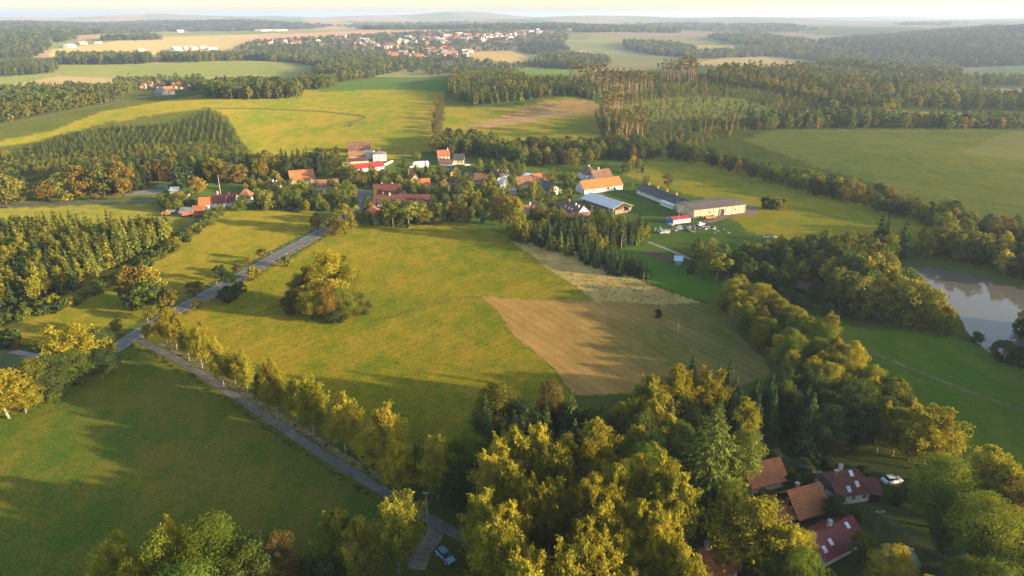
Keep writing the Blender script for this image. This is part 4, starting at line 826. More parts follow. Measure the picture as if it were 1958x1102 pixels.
# ---------------------------------------------------------------- cars
def car(label, u, v, ang_deg, paint, wagon=True):
    P = G(u, v); root = thing('parked_car', label, 'car', P, R(ang_deg))
    def loft(secs, name, mat, sm=True):
        b = MB(); k = len(secs[0])
        for s in secs: b.v += s
        for i in range(len(secs) - 1):
            for j in range(k): b.f.append((i * k + j, i * k + (j + 1) % k, (i + 1) * k + (j + 1) % k, (i + 1) * k + j))
        b.f.append(tuple(range(k))[::-1]); b.f.append(tuple((len(secs) - 1) * k + j for j in range(k))); return link(name, b.mesh(name, mat, False), root)
    def sec(x, hw, z0, z1, sh=.12): return [(x, -hw + .05, z0), (x, hw - .05, z0), (x, hw, z0 + .25), (x, hw, z1 - sh), (x, hw - .12, z1), (x, -hw + .12, z1), (x, -hw, z1 - sh), (x, -hw, z0 + .25)]
    body = loft([sec(-2.2, .72, .35, .82), sec(-2.05, .84, .25, .93), sec(-1.2, .89, .22, .97), (sec(.2, .90, .22, .97)), sec(1.0, .89, .22, .96), sec(1.8, .84, .22, .84), sec(2.15, .74, .28, .70), sec(2.24, .60, .35, .62)], 'body', paint)
    xr = -1.95 if wagon else -1.45
    cab = [[(xr - .1, -.74, .95), (xr - .1, .74, .95), (xr + .25, .60, 1.40), (xr + .25, -.60, 1.40)], [(-.6, -.80, .96), (-.6, .80, .96), (-.6, .64, 1.47), (-.6, -.64, 1.47)], [(.25, -.80, .96), (.25, .80, .96), (.25, .62, 1.43), (.25, -.62, 1.43)], [(1.05, -.76, .94), (1.05, .76, .94), (.9, .70, 1.0), (.9, -.70, 1.0)]]
    b = MB()
    for s in cab: b.v += s
    for i in range(3):
        for j in range(4): b.f.append((i * 4 + j, i * 4 + (j + 1) % 4, (i + 1) * 4 + (j + 1) % 4, (i + 1) * 4 + j))
    b.f.append((3, 2, 1, 0)); b.f.append((12, 13, 14, 15)); link('cabin_glass', b.mesh('cabin_glass', GL), root)
    link('roof', MB().box(xr + .3, .22, -.6, .6, 1.44, 1.50).mesh('roof', paint), root)
    for sx in (-1.35, 1.38):
        for sy in (-1, 1):
            wh = link('wheel', MB().tube([(0, -.1, 0), (0, .1, 0)], .32, 14).mesh('wheel', M('tyre', (.02, .02, .02), .9)), root, (sx, sy * .82, .32)); link('rim', MB().tube([(0, -.012, 0), (0, .012, 0)], .19, 10).mesh('rim', FR), wh, (0, sy * .11, 0))
    for sy in (-1, 1):
        link('headlight', MB().box(-.06, .06, -.16, .16, -.07, .07).mesh('headlight', SKL), root, (2.13, sy * .55, .60)); link('tail_light', MB().box(-.04, .04, -.1, .1, -.1, .1).mesh('tail_light', MRED), root, (-2.17, sy * .6, .72)); link('mirror', MB().box(-.08, .08, -.08, .08, -.05, .07).mesh('mirror', paint), root, (.75, sy * .93, 1.0))
    return root
car('grey blue estate car parked on grass beside the turn off', 852, 1068, -50, M('blue_grey_paint', (.16, .22, .30), .25, .05, 1, metal=.3, spec=.6))
car('white car parked behind the maroon roofed cottage', 1705, 922, 10, M('white_paint', (.62, .64, .68), .3, .04, 1, spec=.6), False)
for k, (u, v, an, c_, lb) in enumerate([(1268, 446, 20, (.30, .30, .30), 'grey car wreck on the grass below the blue container'), (1340, 431, 35, (.6, .6, .6), 'white car at the left end of the big barn'), (892, 317, 15, (.6, .6, .62), 'white car in the yard of the L shaped farmhouse'), (797, 318, 0, (.2, .2, .25), 'dark car by the wrapped bales'), (727, 400, 60, (.5, .5, .5), 'silver car by the road bend')]):
    if k != 3: car(lb, u, v, an, M(f'paint_{k}', c_, .35, .05, 1, spec=.5))
# trailers, a lorry and scrap
def trailer(label, u, v, ang_, col_, L=5, name='farm_trailer'):
    P = G(u, v); root = thing(name, label, 'trailer', P, ang_); m_ = M('paint_' + name + str(u), col_, .6, .2, 1)
    link('bed', MB().box(-L / 2, L / 2, -1.1, 1.1, .8, 1.0).mesh('bed', WOOD), root)
    for s in (-1, 1): link('side', MB().box(-L / 2, L / 2, s * 1.1 - .05, s * 1.1 + .05, 1.002, 1.8).mesh('side', m_), root)
    for s in (-1, 1): link('end', MB().box(-.05, .05, -1.04, 1.04, 1.002, 1.8).mesh('end', m_), root, (s * (L / 2 - .06), 0, 0))
    for sx in (-1, 1):
        for s in (-1, 1): link('wheel', MB().tube([(0, -.12, 0), (0, .12, 0)], .42, 12).mesh('wheel', M('tyre', (0, 0, 0))), root, (sx * L * .3, s * .95, .42))
    link('drawbar', MB().tube([(L / 2, 0, .8), (L / 2 + 1.4, 0, .5)], .06, 5).mesh('drawbar', MGY), root)
trailer('red farm trailer beside the grey shed of the left farm', 359, 414, .5, (.40, .10, .06)); trailer('orange trailer by the fence of the left farm', 318, 413, .2, (.45, .18, .05), 3.5); trailer('rusty red trailer below the lowest orange roof', 383, 416, .1, (.28, .07, .05)); trailer('orange trailer parked against the sunlit front of the big barn', 1356, 420, .3, (.50, .15, .06)); trailer('white trailer on the grass beside the garden hedge', 328, 409, -.1, (.5, .55, .55), 4)
def pile(label, u, v, n_, cols, spread_, name, cat, sz=1.):
    P = G(u, v); root = thing(name, label, cat, P); r = random.Random(u)
    for i in range(n_):
        x_, y_ = r.gauss(0, spread_), r.gauss(0, spread_ * .8); c_ = r.choice(cols); l, w_, h_ = r.uniform(.6, 2.4) * sz, r.uniform(.3, 1) * sz, r.uniform(.15, .8) * sz
        link('piece', MB().box(-l / 2, l / 2, -w_ / 2, w_ / 2, 0, h_).mesh('piece', c_), root, (x_, y_, float(Hh(P.x + x_, P.y + y_)) - P.z), (r.gauss(0, .1), r.gauss(0, .1), r.uniform(0, 3.1)))
SC = [WOOD, CONC, M('blue_tarp', (.05, .16, .38), .6, .1), WT, MWH, BRK, hay]
pile('long pile of planks and junk below the white hut', 1305, 438, 26, SC, 3.5, 'junk_pile', 'junk'); pile('junk beside the teal bin near the big barn', 1338, 434, 14, SC, 2.6, 'junk_pile', 'junk'); pile('timber pile and wreck parts on the left of the hut', 1266, 440, 12, [WOOD, hay, CONC, MWH], 2.4, 'timber_pile', 'timber'); pile('scattered pale blocks in the grass below the barn', 1372, 441, 10, [MWH, CONC], 3.5, 'scrap', 'junk', .7)
pile('heap of stones in the pasture right of the barn', 1472, 452, 30, [CONC, WOOD], 1.8, 'stone_heap', 'stones', .6); pile('machinery and crates in the yard of the left farm', 395, 414, 12, [WOOD, MRED, CONC, hay], 2.4, 'farm_clutter', 'junk', .8); pile('clutter beside the L shaped farmhouse', 900, 316, 12, SC, 2.6, 'farm_clutter', 'junk', .8)
# poles, wires, board
def pole(label, u, v, hgt, arm=1.6, mat=WOOD):
    P = G(u, v); root = thing('power_pole', label, 'pole', P); link('post', MB().tube([(0, 0, -.6), (0, 0, hgt)], [.13, .08], 8).mesh('post', mat), root)
    if arm:
        link('crossarm', MB().box(-arm / 2, arm / 2, -.06, .06, hgt - .5, hgt - .38).mesh('crossarm', CONC), root)
        for s in (-1, 0, 1): link('insulator', MB().tube([(s * arm * .42, 0, hgt - .376), (s * arm * .42, 0, hgt - .16)], .05, 6).mesh('insulator', CWH), root)
    return P + Vector((0, 0, hgt - .15))
PT = [pole('power pole behind the chalet roof', 1549, 968, 8.5), pole('power pole in the garden right of the dark red roof', 1667, 1048, 8.5), pole('power pole beyond the bottom right corner', 1830, 1165, 8.5), pole('power pole hidden in the wood above the first cottage', 1440, 905, 9)]
for a_, b_ in ((3, 0), (0, 1), (1, 2)):
    for s in (-1, 0, 1):
        p, q = PT[a_], PT[b_]; pts = [p.lerp(q, t) + Vector((s * .65, 0, -1.1 * 4 * t * (1 - t))) for t in np.linspace(0, 1, 15)]
        tag(link('power_line', MB().tube([tuple(x_) for x_ in pts], .022, 4).mesh('power_line', M('cable', (.16, .16, .16), .5))), ['left', 'middle', 'right'][s + 1] + ' wire of the power line ' + ['above the first cottage', 'over the cottage gardens', 'towards the bottom right corner'][(3, 0, 1).index(a_)], 'power line')
pole('sunlit bare pole at the end of the straw coloured grass', 1229, 557, 7, 0, M('pale_pole', (.22, .17, .12), .9, .1)); pole('slim pole standing in the brown harvested field', 1294, 656, 6.5, 0, M('pale_pole', (0, 0, 0))); pole('slim dark pole beside the lone bush in the brown field', 1258, 604, 8, 0, WOOD); pole('grey pole in the shadow above the parked car', 818, 1006, 8, 1.2, CONC); pole('lamp like pole on the lawn before the hay barn', 1131, 416, 6, .6, CONC); pole('slender mast in front of the white hut', 1296, 436, 10, 0, CONC); pole('white mast behind the left farm', 423, 378, 12, 0, CWH)
P = G(273, 649); root = thing('notice_board', 'small white notice board where the lane joins the road', 'sign', P, -.25)
for s in (-1, 1): link('post', MB().tube([(s * .5, 0, -.3), (s * .5, 0, 1.9)], .05, 6).mesh('post', WOOD), root)
link('board', MB().box(-.62, .62, -.09, -.055, .5, 1.95).mesh('board', MWH), root); link('frame', MB().box(-.68, .68, -.05, -.0, .44, 2.01).mesh('frame', CWH), root)
tag(link('shrub_block', PROTO['shrub'][0]['near'][0][0], None, G(256, 664), None, (.6, .4, .4)), 'dark clipped bush at the corner of lane and road', 'shrub')
# roadside marker posts, hill fence
mp = MB().box(-.06, .06, -.04, .04, -.3, 1.0).mesh('marker_post', CWH)
d_ = np.gradient(main, axis=0); d_ /= np.linalg.norm(d_, axis=1)[:, None]
for i in range(10, int(len(main) * .8), 11):
    for s, sd in ((1, 'right'), (-1, 'left')):
        q = main[i] + np.array([d_[i, 1], -d_[i, 0]]) * 3.3 * s; o = link('marker_post', mp, None, (q[0], q[1], float(Hh(q[0], q[1])))); tag(o, f'white marker post on the {sd} side of the paved road', 'post', 'marker posts along the road')
fl = smooth_line([(420, 208), (500, 209), (600, 213), (660, 219), (697, 224), (690, 229), (672, 236), (668, 243)], 6)
root = thing('pasture_fence', 'thin wire fence curving across the hill meadow', 'fence', (fl[0][0], fl[0][1], float(Hh(*fl[0])))); fp = MB().box(-.1, .1, -.1, .1, -.3, 1.4).mesh('post', WT)
for p in fl: link('post', fp, root, (p[0] - fl[0][0], p[1] - fl[0][1], float(Hh(p[0], p[1])) - root.location.z))
for zz_ in (.6, 1.2): link('rail', MB().tube([(p[0] - fl[0][0], p[1] - fl[0][1], float(Hh(p[0], p[1])) - root.location.z + zz_) for p in fl], .05, 4).mesh('rail', WOOD), root)
ribbon('grass_balk', 'rough uncut grass along the hill fence', fl, -1.2, 1.2, M('rough_grass', (.12, .095, .03), .95, .4, .5), .07)
fl = smooth_line([(1362, 428), (1400, 442), (1440, 456), (1485, 470)], 4)
root = thing('wooden_fence', 'dark fence running down from the junk pile below the barn', 'fence', (fl[0][0], fl[0][1], float(Hh(*fl[0]))))
for p in fl: link('post', fp, root, (p[0] - fl[0][0], p[1] - fl[0][1], float(Hh(p[0], p[1])) - root.location.z))
for zz_ in (.5, 1.0): link('rail', MB().tube([(p[0] - fl[0][0], p[1] - fl[0][1], float(Hh(p[0], p[1])) - root.location.z + zz_) for p in fl], .07, 4).mesh('rail', WOOD), root)
# ---------------------------------------------------------------- trees, nearest things first
def avoid(u, v, r): p = G(u, v); AVOID.append((p.x, p.y, r))
for u, v, r in [(1703, 922, 3.5), (852, 1068, 5), (1560, 1020, 5), (1700, 1000, 5), (840, 1010, 5), (1590, 1118, 7), (1545, 1122, 5), (1640, 1085, 5), (1385, 1150, 8), (1395, 1180, 6)]: avoid(u, v, r)
def avoid_line(line, r):
    for p in line[::3]: AVOID.append((p[0], p[1], r))
avoid_line(lane, 3.6); avoid_line(main, 5.0)

# the birch row beside the lane
BRW = .76
BR = 'birches in the row beside the lane'
for i, (u, vb, vt, w_, mat, lb) in enumerate([
 (338, 668, 583, 58, 'birch', 'golden birch at the head of the lane row, nearest the road junction'),
 (318, 655, 600, 40, 'birchg', 'small green birch half hidden behind the first birch of the lane row'),
 (388, 706, 613, 52, 'birch', 'leaning golden birch with a pale visible trunk, second in the lane row'),
 (362, 690, 622, 40, 'birchg', 'short dull green birch between the first two tall ones of the lane row'),
 (428, 738, 640, 52, 'birch', 'third tall golden birch along the lane row'),
 (474, 752, 668, 50, 'birch', 'narrow golden birch fourth along the lane row'),
 (450, 735, 676, 44, 'birchg', 'green undergrown birch beside the fourth tall birch of the lane row'),
 (530, 800, 684, 66, 'birch', 'broad golden birch in the middle of the lane row'),
 (508, 778, 708, 48, 'birchg', 'small green birch left of the broad middle birch'),
 (600, 838, 708, 74, 'birch', 'tall golden birch with bright white trunk past the middle of the lane row'),
 (570, 812, 716, 50, 'birch', 'slim birch pressed against the tall white trunked birch'),
 (662, 866, 745, 80, 'birch', 'golden birch with drooping twigs before the gap in the lane row'),
 (640, 850, 780, 50, 'birchg', 'low green birch at the foot of the drooping one'),
 (748, 900, 775, 86, 'birch', 'airy birch with pale forked branches near the lower end of the lane row'),
 (722, 890, 812, 56, 'birchg', 'greenish birch just left of the airy forked birch'),
 (766, 950, 838, 74, 'birch', 'orange tinged birch where the lane enters the wood'),
 (838, 962, 822, 84, 'birch', 'golden weeping birch at the edge of the wood above the lane'),
 (806, 930, 834, 60, 'birchg', 'thin green birch between the orange tinged and weeping birches'),
 (872, 955, 838, 70, 'birchg', 'rounded green birch at the wood edge right of the weeping birch'),
]): T('birch_tree', u, vb, vt, lb, w_ * BRW, mat, BR)
for u, vb, vt, w_, mat, k, lb in [
 (764, 1095, 928, 84, 'birchg', 'birch_tree', 'tall thin birch standing between lane and bottom edge, long bare trunk'),
 (655, 1100, 965, 80, 'birchg', 'birch_tree', 'dull green birch left of the tall thin one near the bottom edge'),
 (690, 1120, 985, 70, 'birchg', 'birch_tree', 'sparse birch squeezed between its two taller neighbours at the bottom edge'),
 (905, 960, 838, 100, 'bright', 'broadleaf_tree', 'bright green broadleaf tree leading the wood above the lane'),
 (880, 975, 880, 90, 'dark', 'broadleaf_tree', 'dark leafy tree over the shaded lane'),
 (930, 985, 890, 90, 'dark', 'broadleaf_tree', 'second dark leafy tree over the shaded lane'),
 # bottom left group
 (238, 1170, 1024, 84, 'birch', 'birch_tree', 'pale gold feathery birch at the bottom left group'),
 (356, 1150, 986, 84, 'yellow', 'birch_tree', 'bright yellow topped birch above the bottom left group'),
 (330, 1190, 1030, 120, 'bright', 'broadleaf_tree', 'yellow green maple like tree left in the bottom left group'),
 (425, 1180, 1012, 140, 'bright', 'great_tree', 'large green and gold broadleaf tree in the middle of the bottom left group'),
 (480, 1185, 1045, 120, 'broad', 'broadleaf_tree', 'green broadleaf tree right in the bottom left group'),
 (515, 1150, 1022, 90, 'dark', 'broadleaf_tree', 'dark broadleaf tree behind the bottom left group'),
 (548, 1150, 1018, 76, 'brown', 'broadleaf_tree', 'reddish brown tree at the right of the bottom left group'),
 (390, 1230, 1070, 150, 'bright', 'great_tree', 'broadleaf tree cut by the bottom edge below the bottom left group'),
 (275, 1220, 1072, 110, 'birch', 'birch_tree', 'golden birch cut by the bottom edge at the left'),
 (620, 1150, 1072, 70, 'dark', 'shrub', 'dark bush at the bottom edge beside the birches'),
 (585, 1130, 1060, 60, 'broad', 'shrub', 'low green bush at the bottom edge'),
 # left edge
 (158, 712, 610, 86, 'yellow', 'birch_tree', 'bright golden birch beside the road at the junction'),
 (180, 705, 640, 76, 'birch', 'birch_tree', 'rounder golden birch just behind the junction birch'),
 (196, 700, 628, 56, 'dark', 'broadleaf_tree', 'dark green tree on the road side of the junction birches'),
 (150, 735, 672, 90, 'broad', 'broadleaf_tree', 'shaded green tree below the golden junction birch'),
 (196, 722, 668, 70, 'dark', 'broadleaf_tree', 'shaded dark tree below the junction beside the field corner'),
 (120, 740, 700, 60, 'dark', 'shrub', 'shaded bush at the top corner of the lower left field'),
 (98, 762, 686, 84, 'dark', 'broadleaf_tree', 'dark tree between the lower left field and the left meadow'),
 (72, 764, 684, 70, 'birchg', 'broadleaf_tree', 'gold topped tree among the dark ones at the left edge'),
 (60, 775, 712, 60, 'dark', 'shrub', 'dark bush left of the gold topped tree'),
 (18, 800, 700, 92, 'yellow', 'birch_tree', 'vivid golden birch cut by the left edge'),
 (-20, 800, 712, 90, 'birch', 'birch_tree', 'golden birch mostly beyond the left edge'),
 (50, 790, 722, 60, 'birch', 'birch_tree', 'smaller golden birch right of the vivid one at the left edge'),
 (20, 660, 630, 50, 'dark', 'shrub', 'low dark bush on the bank at the left edge'),
 # clump left of the road
 (278, 580, 508, 64, 'orange', 'broadleaf_tree', 'orange topped tree in the clump left of the road'),
 (296, 582, 512, 56, 'yellow', 'broadleaf_tree', 'amber yellow tree in the clump left of the road'),
 (258, 585, 506, 46, 'orange', 'broadleaf_tree', 'tall amber tree at the back left of the clump'),
 (282, 592, 535, 64, 'broad', 'broadleaf_tree', 'green tree at the front of the clump left of the road'),
 (312, 588, 540, 50, 'dark', 'broadleaf_tree', 'dark tree at the right of the clump left of the road'),
 (240, 582, 548, 34, 'orange', 'orchard_tree', 'small russet tree at the left end of the clump'),
 (262, 594, 556, 46, 'dark', 'shrub', 'dark bush under the orange trees of the clump'),
 (326, 594, 558, 40, 'orange', 'orchard_tree', 'small orange tree near the road right of the clump'),
 (290, 612, 586, 34, 'olive', 'orchard_tree', 'little olive tree by the roadside below the clump'),
 (226, 642, 612, 30, 'olive', 'orchard_tree', 'little olive fruit tree on the field near the junction'),
 (292, 642, 620, 38, 'yellow', 'shrub', 'yellow bush just above the junction'),
 (372, 566, 540, 36, 'brown', 'orchard_tree', 'bare looking brown fruit tree left of the road'),
 (378, 588, 572, 24, 'yellow', 'shrub', 'small yellow bush on the right verge of the road'),
 (424, 540, 508, 34, 'dark', 'orchard_tree', 'dark round fruit tree left of the road'),
 (448, 566, 522, 36, 'broad', 'broadleaf_tree', 'green tree right of the road before the bend'),
 (436, 578, 548, 44, 'dark', 'shrub', 'dark bush under the green roadside tree'),
 (462, 560, 538, 30, 'dark', 'shrub', 'second dark bush right of the road'),
 (452, 524, 504, 22, 'brown', 'orchard_tree', 'tiny brown fruit tree on the left verge'),
 (490, 535, 512, 30, 'yellow', 'shrub', 'round yellow bush on the right verge of the road'),
 (502, 497, 475, 20, 'brown', 'orchard_tree', 'small brown fruit tree at the field edge left of the road'),
 (476, 508, 492, 14, 'orange', 'orchard_tree', 'tiny rusty sapling by the field edge'),
 (548, 510, 488, 24, 'olive', 'shrub', 'olive bush on the dry right hand verge'),
 (607, 440, 406, 26, 'brown', 'broadleaf_tree', 'brownish lone tree on the left of the road by the village'),
 (636, 452, 420, 34, 'brown', 'broadleaf_tree', 'brownish tree on the right of the road by the village'),
 (662, 448, 392, 48, 'birch', 'broadleaf_tree', 'golden tree beside the village road entrance'),
 (640, 440, 410, 34, 'birchg', 'broadleaf_tree', 'yellow green tree in front of the golden one at the road entrance'),
 # meadow singles
 (1258, 608, 592, 14, 'dark', 'shrub', 'lone dark bush in the brown harvested field'),
 (1188, 476, 433, 20, 'larch', 'tall_pine', 'slim golden pine with a bare trunk beside the conifer hedge'),
 (1277, 358, 331, 20, 'olive', 'broadleaf_tree', 'lone olive tree behind the long dark roofed cowshed'),
 (1234, 356, 336, 18, 'olive', 'broadleaf_tree', 'small tree left of the long dark roofed cowshed'),
 (1206, 360, 348, 14, 'bright', 'broadleaf_tree', 'small bright green round tree beside the white building'),
 (1465, 398, 377, 26, 'dark', 'shrub', 'dark round bush in the pasture beside the big barn'),
 (1490, 402, 380, 32, 'olive', 'shrub', 'larger olive bush in the pasture beside the big barn'),
 (1478, 400, 382, 20, 'broad', 'shrub', 'green bush between its two neighbours in the pasture'),
 (1096, 322, 284, 34, 'olive', 'broadleaf_tree', 'single round crowned golden olive tree above the village lawn'),
 (1158, 330, 308, 24, 'bright', 'broadleaf_tree', 'round bright green tree behind the brown roofed farmhouse'),
 (381, 372, 338, 34, 'orange', 'broadleaf_tree', 'lone round orange tree on the green behind the left farm'),
 (182, 384, 370, 20, 'brown', 'orchard_tree', 'brownish fruit tree left of the lone orange tree'),
 (226, 383, 370, 20, 'orange', 'orchard_tree', 'small orange fruit tree by the gravel yard'),
 (132, 388, 371, 24, 'birch', 'orchard_tree', 'small gold fruit tree on the left green'),
 (40, 392, 376, 18, 'brown', 'orchard_tree', 'brown fruit tree beside the left road'),
 # belt of big trees behind the left green
 (14, 398, 325, 62, 'olive', 'broadleaf_tree', 'massive olive gold tree at the left edge behind the road'),
 (45, 385, 345, 40, 'olive', 'broadleaf_tree', 'rounded olive tree beside the massive one at the left edge'),
 (92, 384, 345, 48, 'orange', 'broadleaf_tree', 'amber round tree with forked trunk on the left green'),
 (122, 380, 330, 44, 'olive', 'broadleaf_tree', 'olive round tree right of the amber one'),
 (160, 378, 318, 56, 'orange', 'broadleaf_tree', 'large amber tree in the belt behind the left green'),
 (200, 376, 312, 60, 'olive', 'broadleaf_tree', 'large olive tree in the belt behind the left green'),
 (238, 374, 310, 46, 'orange', 'broadleaf_tree', 'amber olive tree at the right end of the round crowned belt'),
 (408, 350, 303, 36, 'yellow', 'broadleaf_tree', 'pale lemon yellow tree against the dark wood'),
 (426, 352, 304, 26, 'yellow', 'broadleaf_tree', 'golden yellow tree touching the lemon yellow one'),
 (440, 352, 312, 32, 'brown', 'broadleaf_tree', 'copper coloured tree right of the yellow pair'),
 (460, 352, 314, 36, 'orange', 'broadleaf_tree', 'second copper gold tree right of the yellow pair'),
 (318, 358, 312, 22, 'orange', 'birch_tree', 'orange birch in front of the dark spruces behind the left green'),
 (345, 360, 300, 40, 'spruce', 'spruce_tree', 'tall dark spruce behind the left green'),
 (365, 358, 304, 32, 'spruce', 'spruce_tree', 'second tall dark spruce behind the left green'),
 (502, 346, 300, 24, 'orange', 'birch_tree', 'slim copper birch in the dark belt behind the village'),
 (572, 336, 298, 34, 'brown', 'broadleaf_tree', 'brown tree behind the big orange barn roof'),
 (516, 354, 338, 26, 'birchg', 'broadleaf_tree', 'small yellow green tree left of the cream gabled house'),
 (530, 352, 324, 20, 'birch', 'birch_tree', 'pointed golden tree beside the orange barn roof'),
 # village trees
 (496, 398, 342, 34, 'larch', 'spruce_tree', 'tall green spruce between the left farm and the cream house'),
 (508, 402, 362, 32, 'olive', 'broadleaf_tree', 'olive tree at the foot of the tall green spruce'),
 (468, 402, 372, 26, 'bright', 'broadleaf_tree', 'green tree in front of the pyramid roof of the left farm'),
 (455, 404, 384, 26, 'bright', 'broadleaf_tree', 'light green tree at the garden corner of the left farm'),
 (577, 382, 343, 36, 'bright', 'broadleaf_tree', 'bright lime green round tree before the orange barn'),
 (330, 400, 372, 40, 'dark', 'broadleaf_tree', 'dark leafy garden tree left of the left farm'),
 (345, 388, 366, 26, 'birch', 'broadleaf_tree', 'yellowish tree beside the little white shed'),
 (660, 352, 302, 42, 'larch', 'broadleaf_tree', 'tall yellow green tree left of the red farm sheds'),
 (640, 350, 308, 34, 'birch', 'broadleaf_tree', 'golden tree at the left of the tall yellow green one'),
 (676, 358, 320, 30, 'olive', 'broadleaf_tree', 'olive tree below the bright red roof'),
 (664, 386, 345, 36, 'bright', 'broadleaf_tree', 'bright yellow green round tree beside the village road bend'),
 (690, 348, 326, 24, 'brown', 'broadleaf_tree', 'brownish tree in the hedge below the bright red roof'),
 (712, 348, 326, 26, 'olive', 'broadleaf_tree', 'olive tree in the hedge below the bright red roof'),
 (736, 348, 324, 30, 'brown', 'broadleaf_tree', 'bronze tree at the right of the hedge below the red roof'),
 (756, 350, 330, 26, 'dark', 'broadleaf_tree', 'dark tree right of the bronze hedge tree'),
 (779, 346, 308, 26, 'olive', 'tall_pine', 'thin crowned tree in front of the white wrapped bales'),
 (772, 312, 292, 7, 'spruce', 'spruce_tree', 'narrow dark cypress like spruce beside the farm road'),
 (798, 308, 290, 14, 'olive', 'broadleaf_tree', 'small olive tree above the white wrapped bales'),
 (827, 348, 328, 22, 'spruce', 'spruce_tree', 'dark spruce behind the orange village roofs'),
 (832, 298, 258, 30, 'birchg', 'broadleaf_tree', 'yellow green tree above the L shaped farmhouse'),
 (848, 296, 256, 34, 'olive', 'broadleaf_tree', 'larger green tree above the L shaped farmhouse'),
 (838, 330, 300, 3, 'olive', 'orchard_tree', 'thin sapling near the L shaped farmhouse'),
 (916, 330, 313, 14, 'olive', 'broadleaf_tree', 'small tree at the upper end of the grey street'),
 (895, 392, 344, 42, 'olive', 'broadleaf_tree', 'big olive green tree in the heart of the village'),
 (922, 388, 346, 12, 'spruce', 'spruce_tree', 'pointed spruce beside the big olive tree in the village'),
 (870, 425, 384, 28, 'orange', 'birch_tree', 'orange tipped birch at the meadow edge of the village'),
 (892, 428, 396, 26, 'brown', 'broadleaf_tree', 'brown round tree right of the orange tipped birch'),
 (728, 390, 372, 20, 'birch', 'broadleaf_tree', 'golden small tree in front of the long dark red roof'),
 (700, 402, 380, 14, 'spruce', 'spruce_tree', 'dark spruce left of the orange pyramid roof'),
 (752, 438, 386, 40, 'larch', 'pine_tree', 'broad yellow green pine at the top edge of the meadow'),
 (782, 436, 384, 48, 'larch', 'pine_tree', 'broadest yellow green pine at the top edge of the meadow'),
 (812, 430, 392, 40, 'olive', 'broadleaf_tree', 'olive tree right of the two broad pines'),
 (838, 428, 388, 34, 'olive', 'broadleaf_tree', 'olive tree at the right end of the meadow edge row'),
 (768, 386, 368, 18, 'birch', 'broadleaf_tree', 'golden top peeping over the long dark red roof'),
 (800, 395, 378, 28, 'birchg', 'broadleaf_tree', 'golden green tree before the right end of the long dark red roof'),
 (960, 432, 366, 48, 'brown', 'broadleaf_tree', 'large bronze willow like tree at the back corner of the meadow'),
 (986, 440, 372, 36, 'birch', 'birch_tree', 'tall golden birch left of the conifer hedge'),
 (992, 462, 400, 40, 'birchg', 'broadleaf_tree', 'yellow green tree at the head of the conifer hedge'),
 (1022, 376, 336, 18, 'birch', 'larch_tree', 'pointed golden larch before the slate roofed barn'),
 (1056, 378, 356, 18, 'orange', 'broadleaf_tree', 'orange and green round tree at the end of the slate roofed barn'),
 (1060, 380, 366, 10, 'yellow', 'shrub', 'bright yellow bush beside the orange and green tree'),
 (1041, 378, 368, 12, 'yellow', 'shrub', 'yellow bush on the lawn before the slate roofed barn'),
 (940, 382, 340, 22, 'birchg', 'pine_tree', 'yellow green pine in front of the pale roofed house'),
 (943, 384, 366, 18, 'birch', 'shrub', 'golden bush under the yellow green pine'),
 (1097, 347, 334, 16, 'birch', 'orchard_tree', 'small yellow tree on the lawn behind the white building'),
 (1076, 345, 323, 8, 'spruce', 'spruce_tree', 'small dark spruce on the lawn'),
 (1062, 335, 320, 14, 'dark', 'orchard_tree', 'dark fruit tree on the lawn'),
 (1060, 356, 342, 16, 'willow', 'shrub', 'pale grey green bush on the lawn'),
 (1057, 412, 404, 22, 'olive', 'shrub', 'olive bush between the bungalow and the brown roofed house'),
 (1052, 428, 400, 36, 'olive', 'broadleaf_tree', 'olive garden tree in front of the bungalow'),
 (1005, 380, 367, 12, 'birch', 'shrub', 'golden bush beside the pale roofed house'),
 # grove in the meadow
 (640, 598, 482, 92, 'birch', 'broadleaf_tree', 'tallest golden crown of the round grove in the meadow'),
 (600, 592, 508, 66, 'brown', 'birch_tree', 'bare tipped brown birch at the left of the meadow grove'),
 (664, 590, 488, 60, 'birchg', 'broadleaf_tree', 'golden green crown at the back right of the meadow grove'),
 (575, 600, 530, 54, 'brown', 'broadleaf_tree', 'bronze tree at the left end of the meadow grove'),
 (598, 610, 540, 62, 'yellow', 'broadleaf_tree', 'yellow front tree of the meadow grove'),
 (632, 612, 540, 58, 'orange', 'broadleaf_tree', 'amber front tree in the middle of the meadow grove'),
 (660, 610, 545, 56, 'bright', 'broadleaf_tree', 'green front tree of the meadow grove'),
 (684, 604, 558, 50, 'olive', 'broadleaf_tree', 'low rounded bush like tree at the right end of the meadow grove'),
 (556, 600, 565, 36, 'brown', 'shrub', 'brown bush at the left foot of the meadow grove'),
 (645, 616, 590, 46, 'dark', 'shrub', 'dark undergrowth bush before the meadow grove'),
 (700, 600, 578, 34, 'olive', 'shrub', 'olive bush at the right foot of the meadow grove'),
 # around the pond and gardens
 (1678, 476, 403, 44, 'spruce', 'spruce_tree', 'tall dark spruce left of the pond'),
 (1690, 480, 412, 34, 'dark', 'spruce_tree', 'second dark spruce leaning on the tall one left of the pond'),
 (1720, 492, 420, 46, 'spruce', 'spruce_tree', 'dark spruce nearest the pond tip'),
 (1700, 490, 444, 34, 'birch', 'broadleaf_tree', 'yellow green tree at the foot of the dark spruces'),
 (1808, 470, 420, 44, 'birch', 'broadleaf_tree', 'golden willow at the far shore of the pond'),
 (1785, 482, 434, 50, 'birch', 'broadleaf_tree', 'second golden willow at the far shore of the pond'),
 (1772, 490, 460, 40, 'yellow', 'shrub', 'yellow bush below the golden willows'),
 (1862, 500, 444, 60, 'olive', 'broadleaf_tree', 'grey olive tree in the wood on the far shore'),
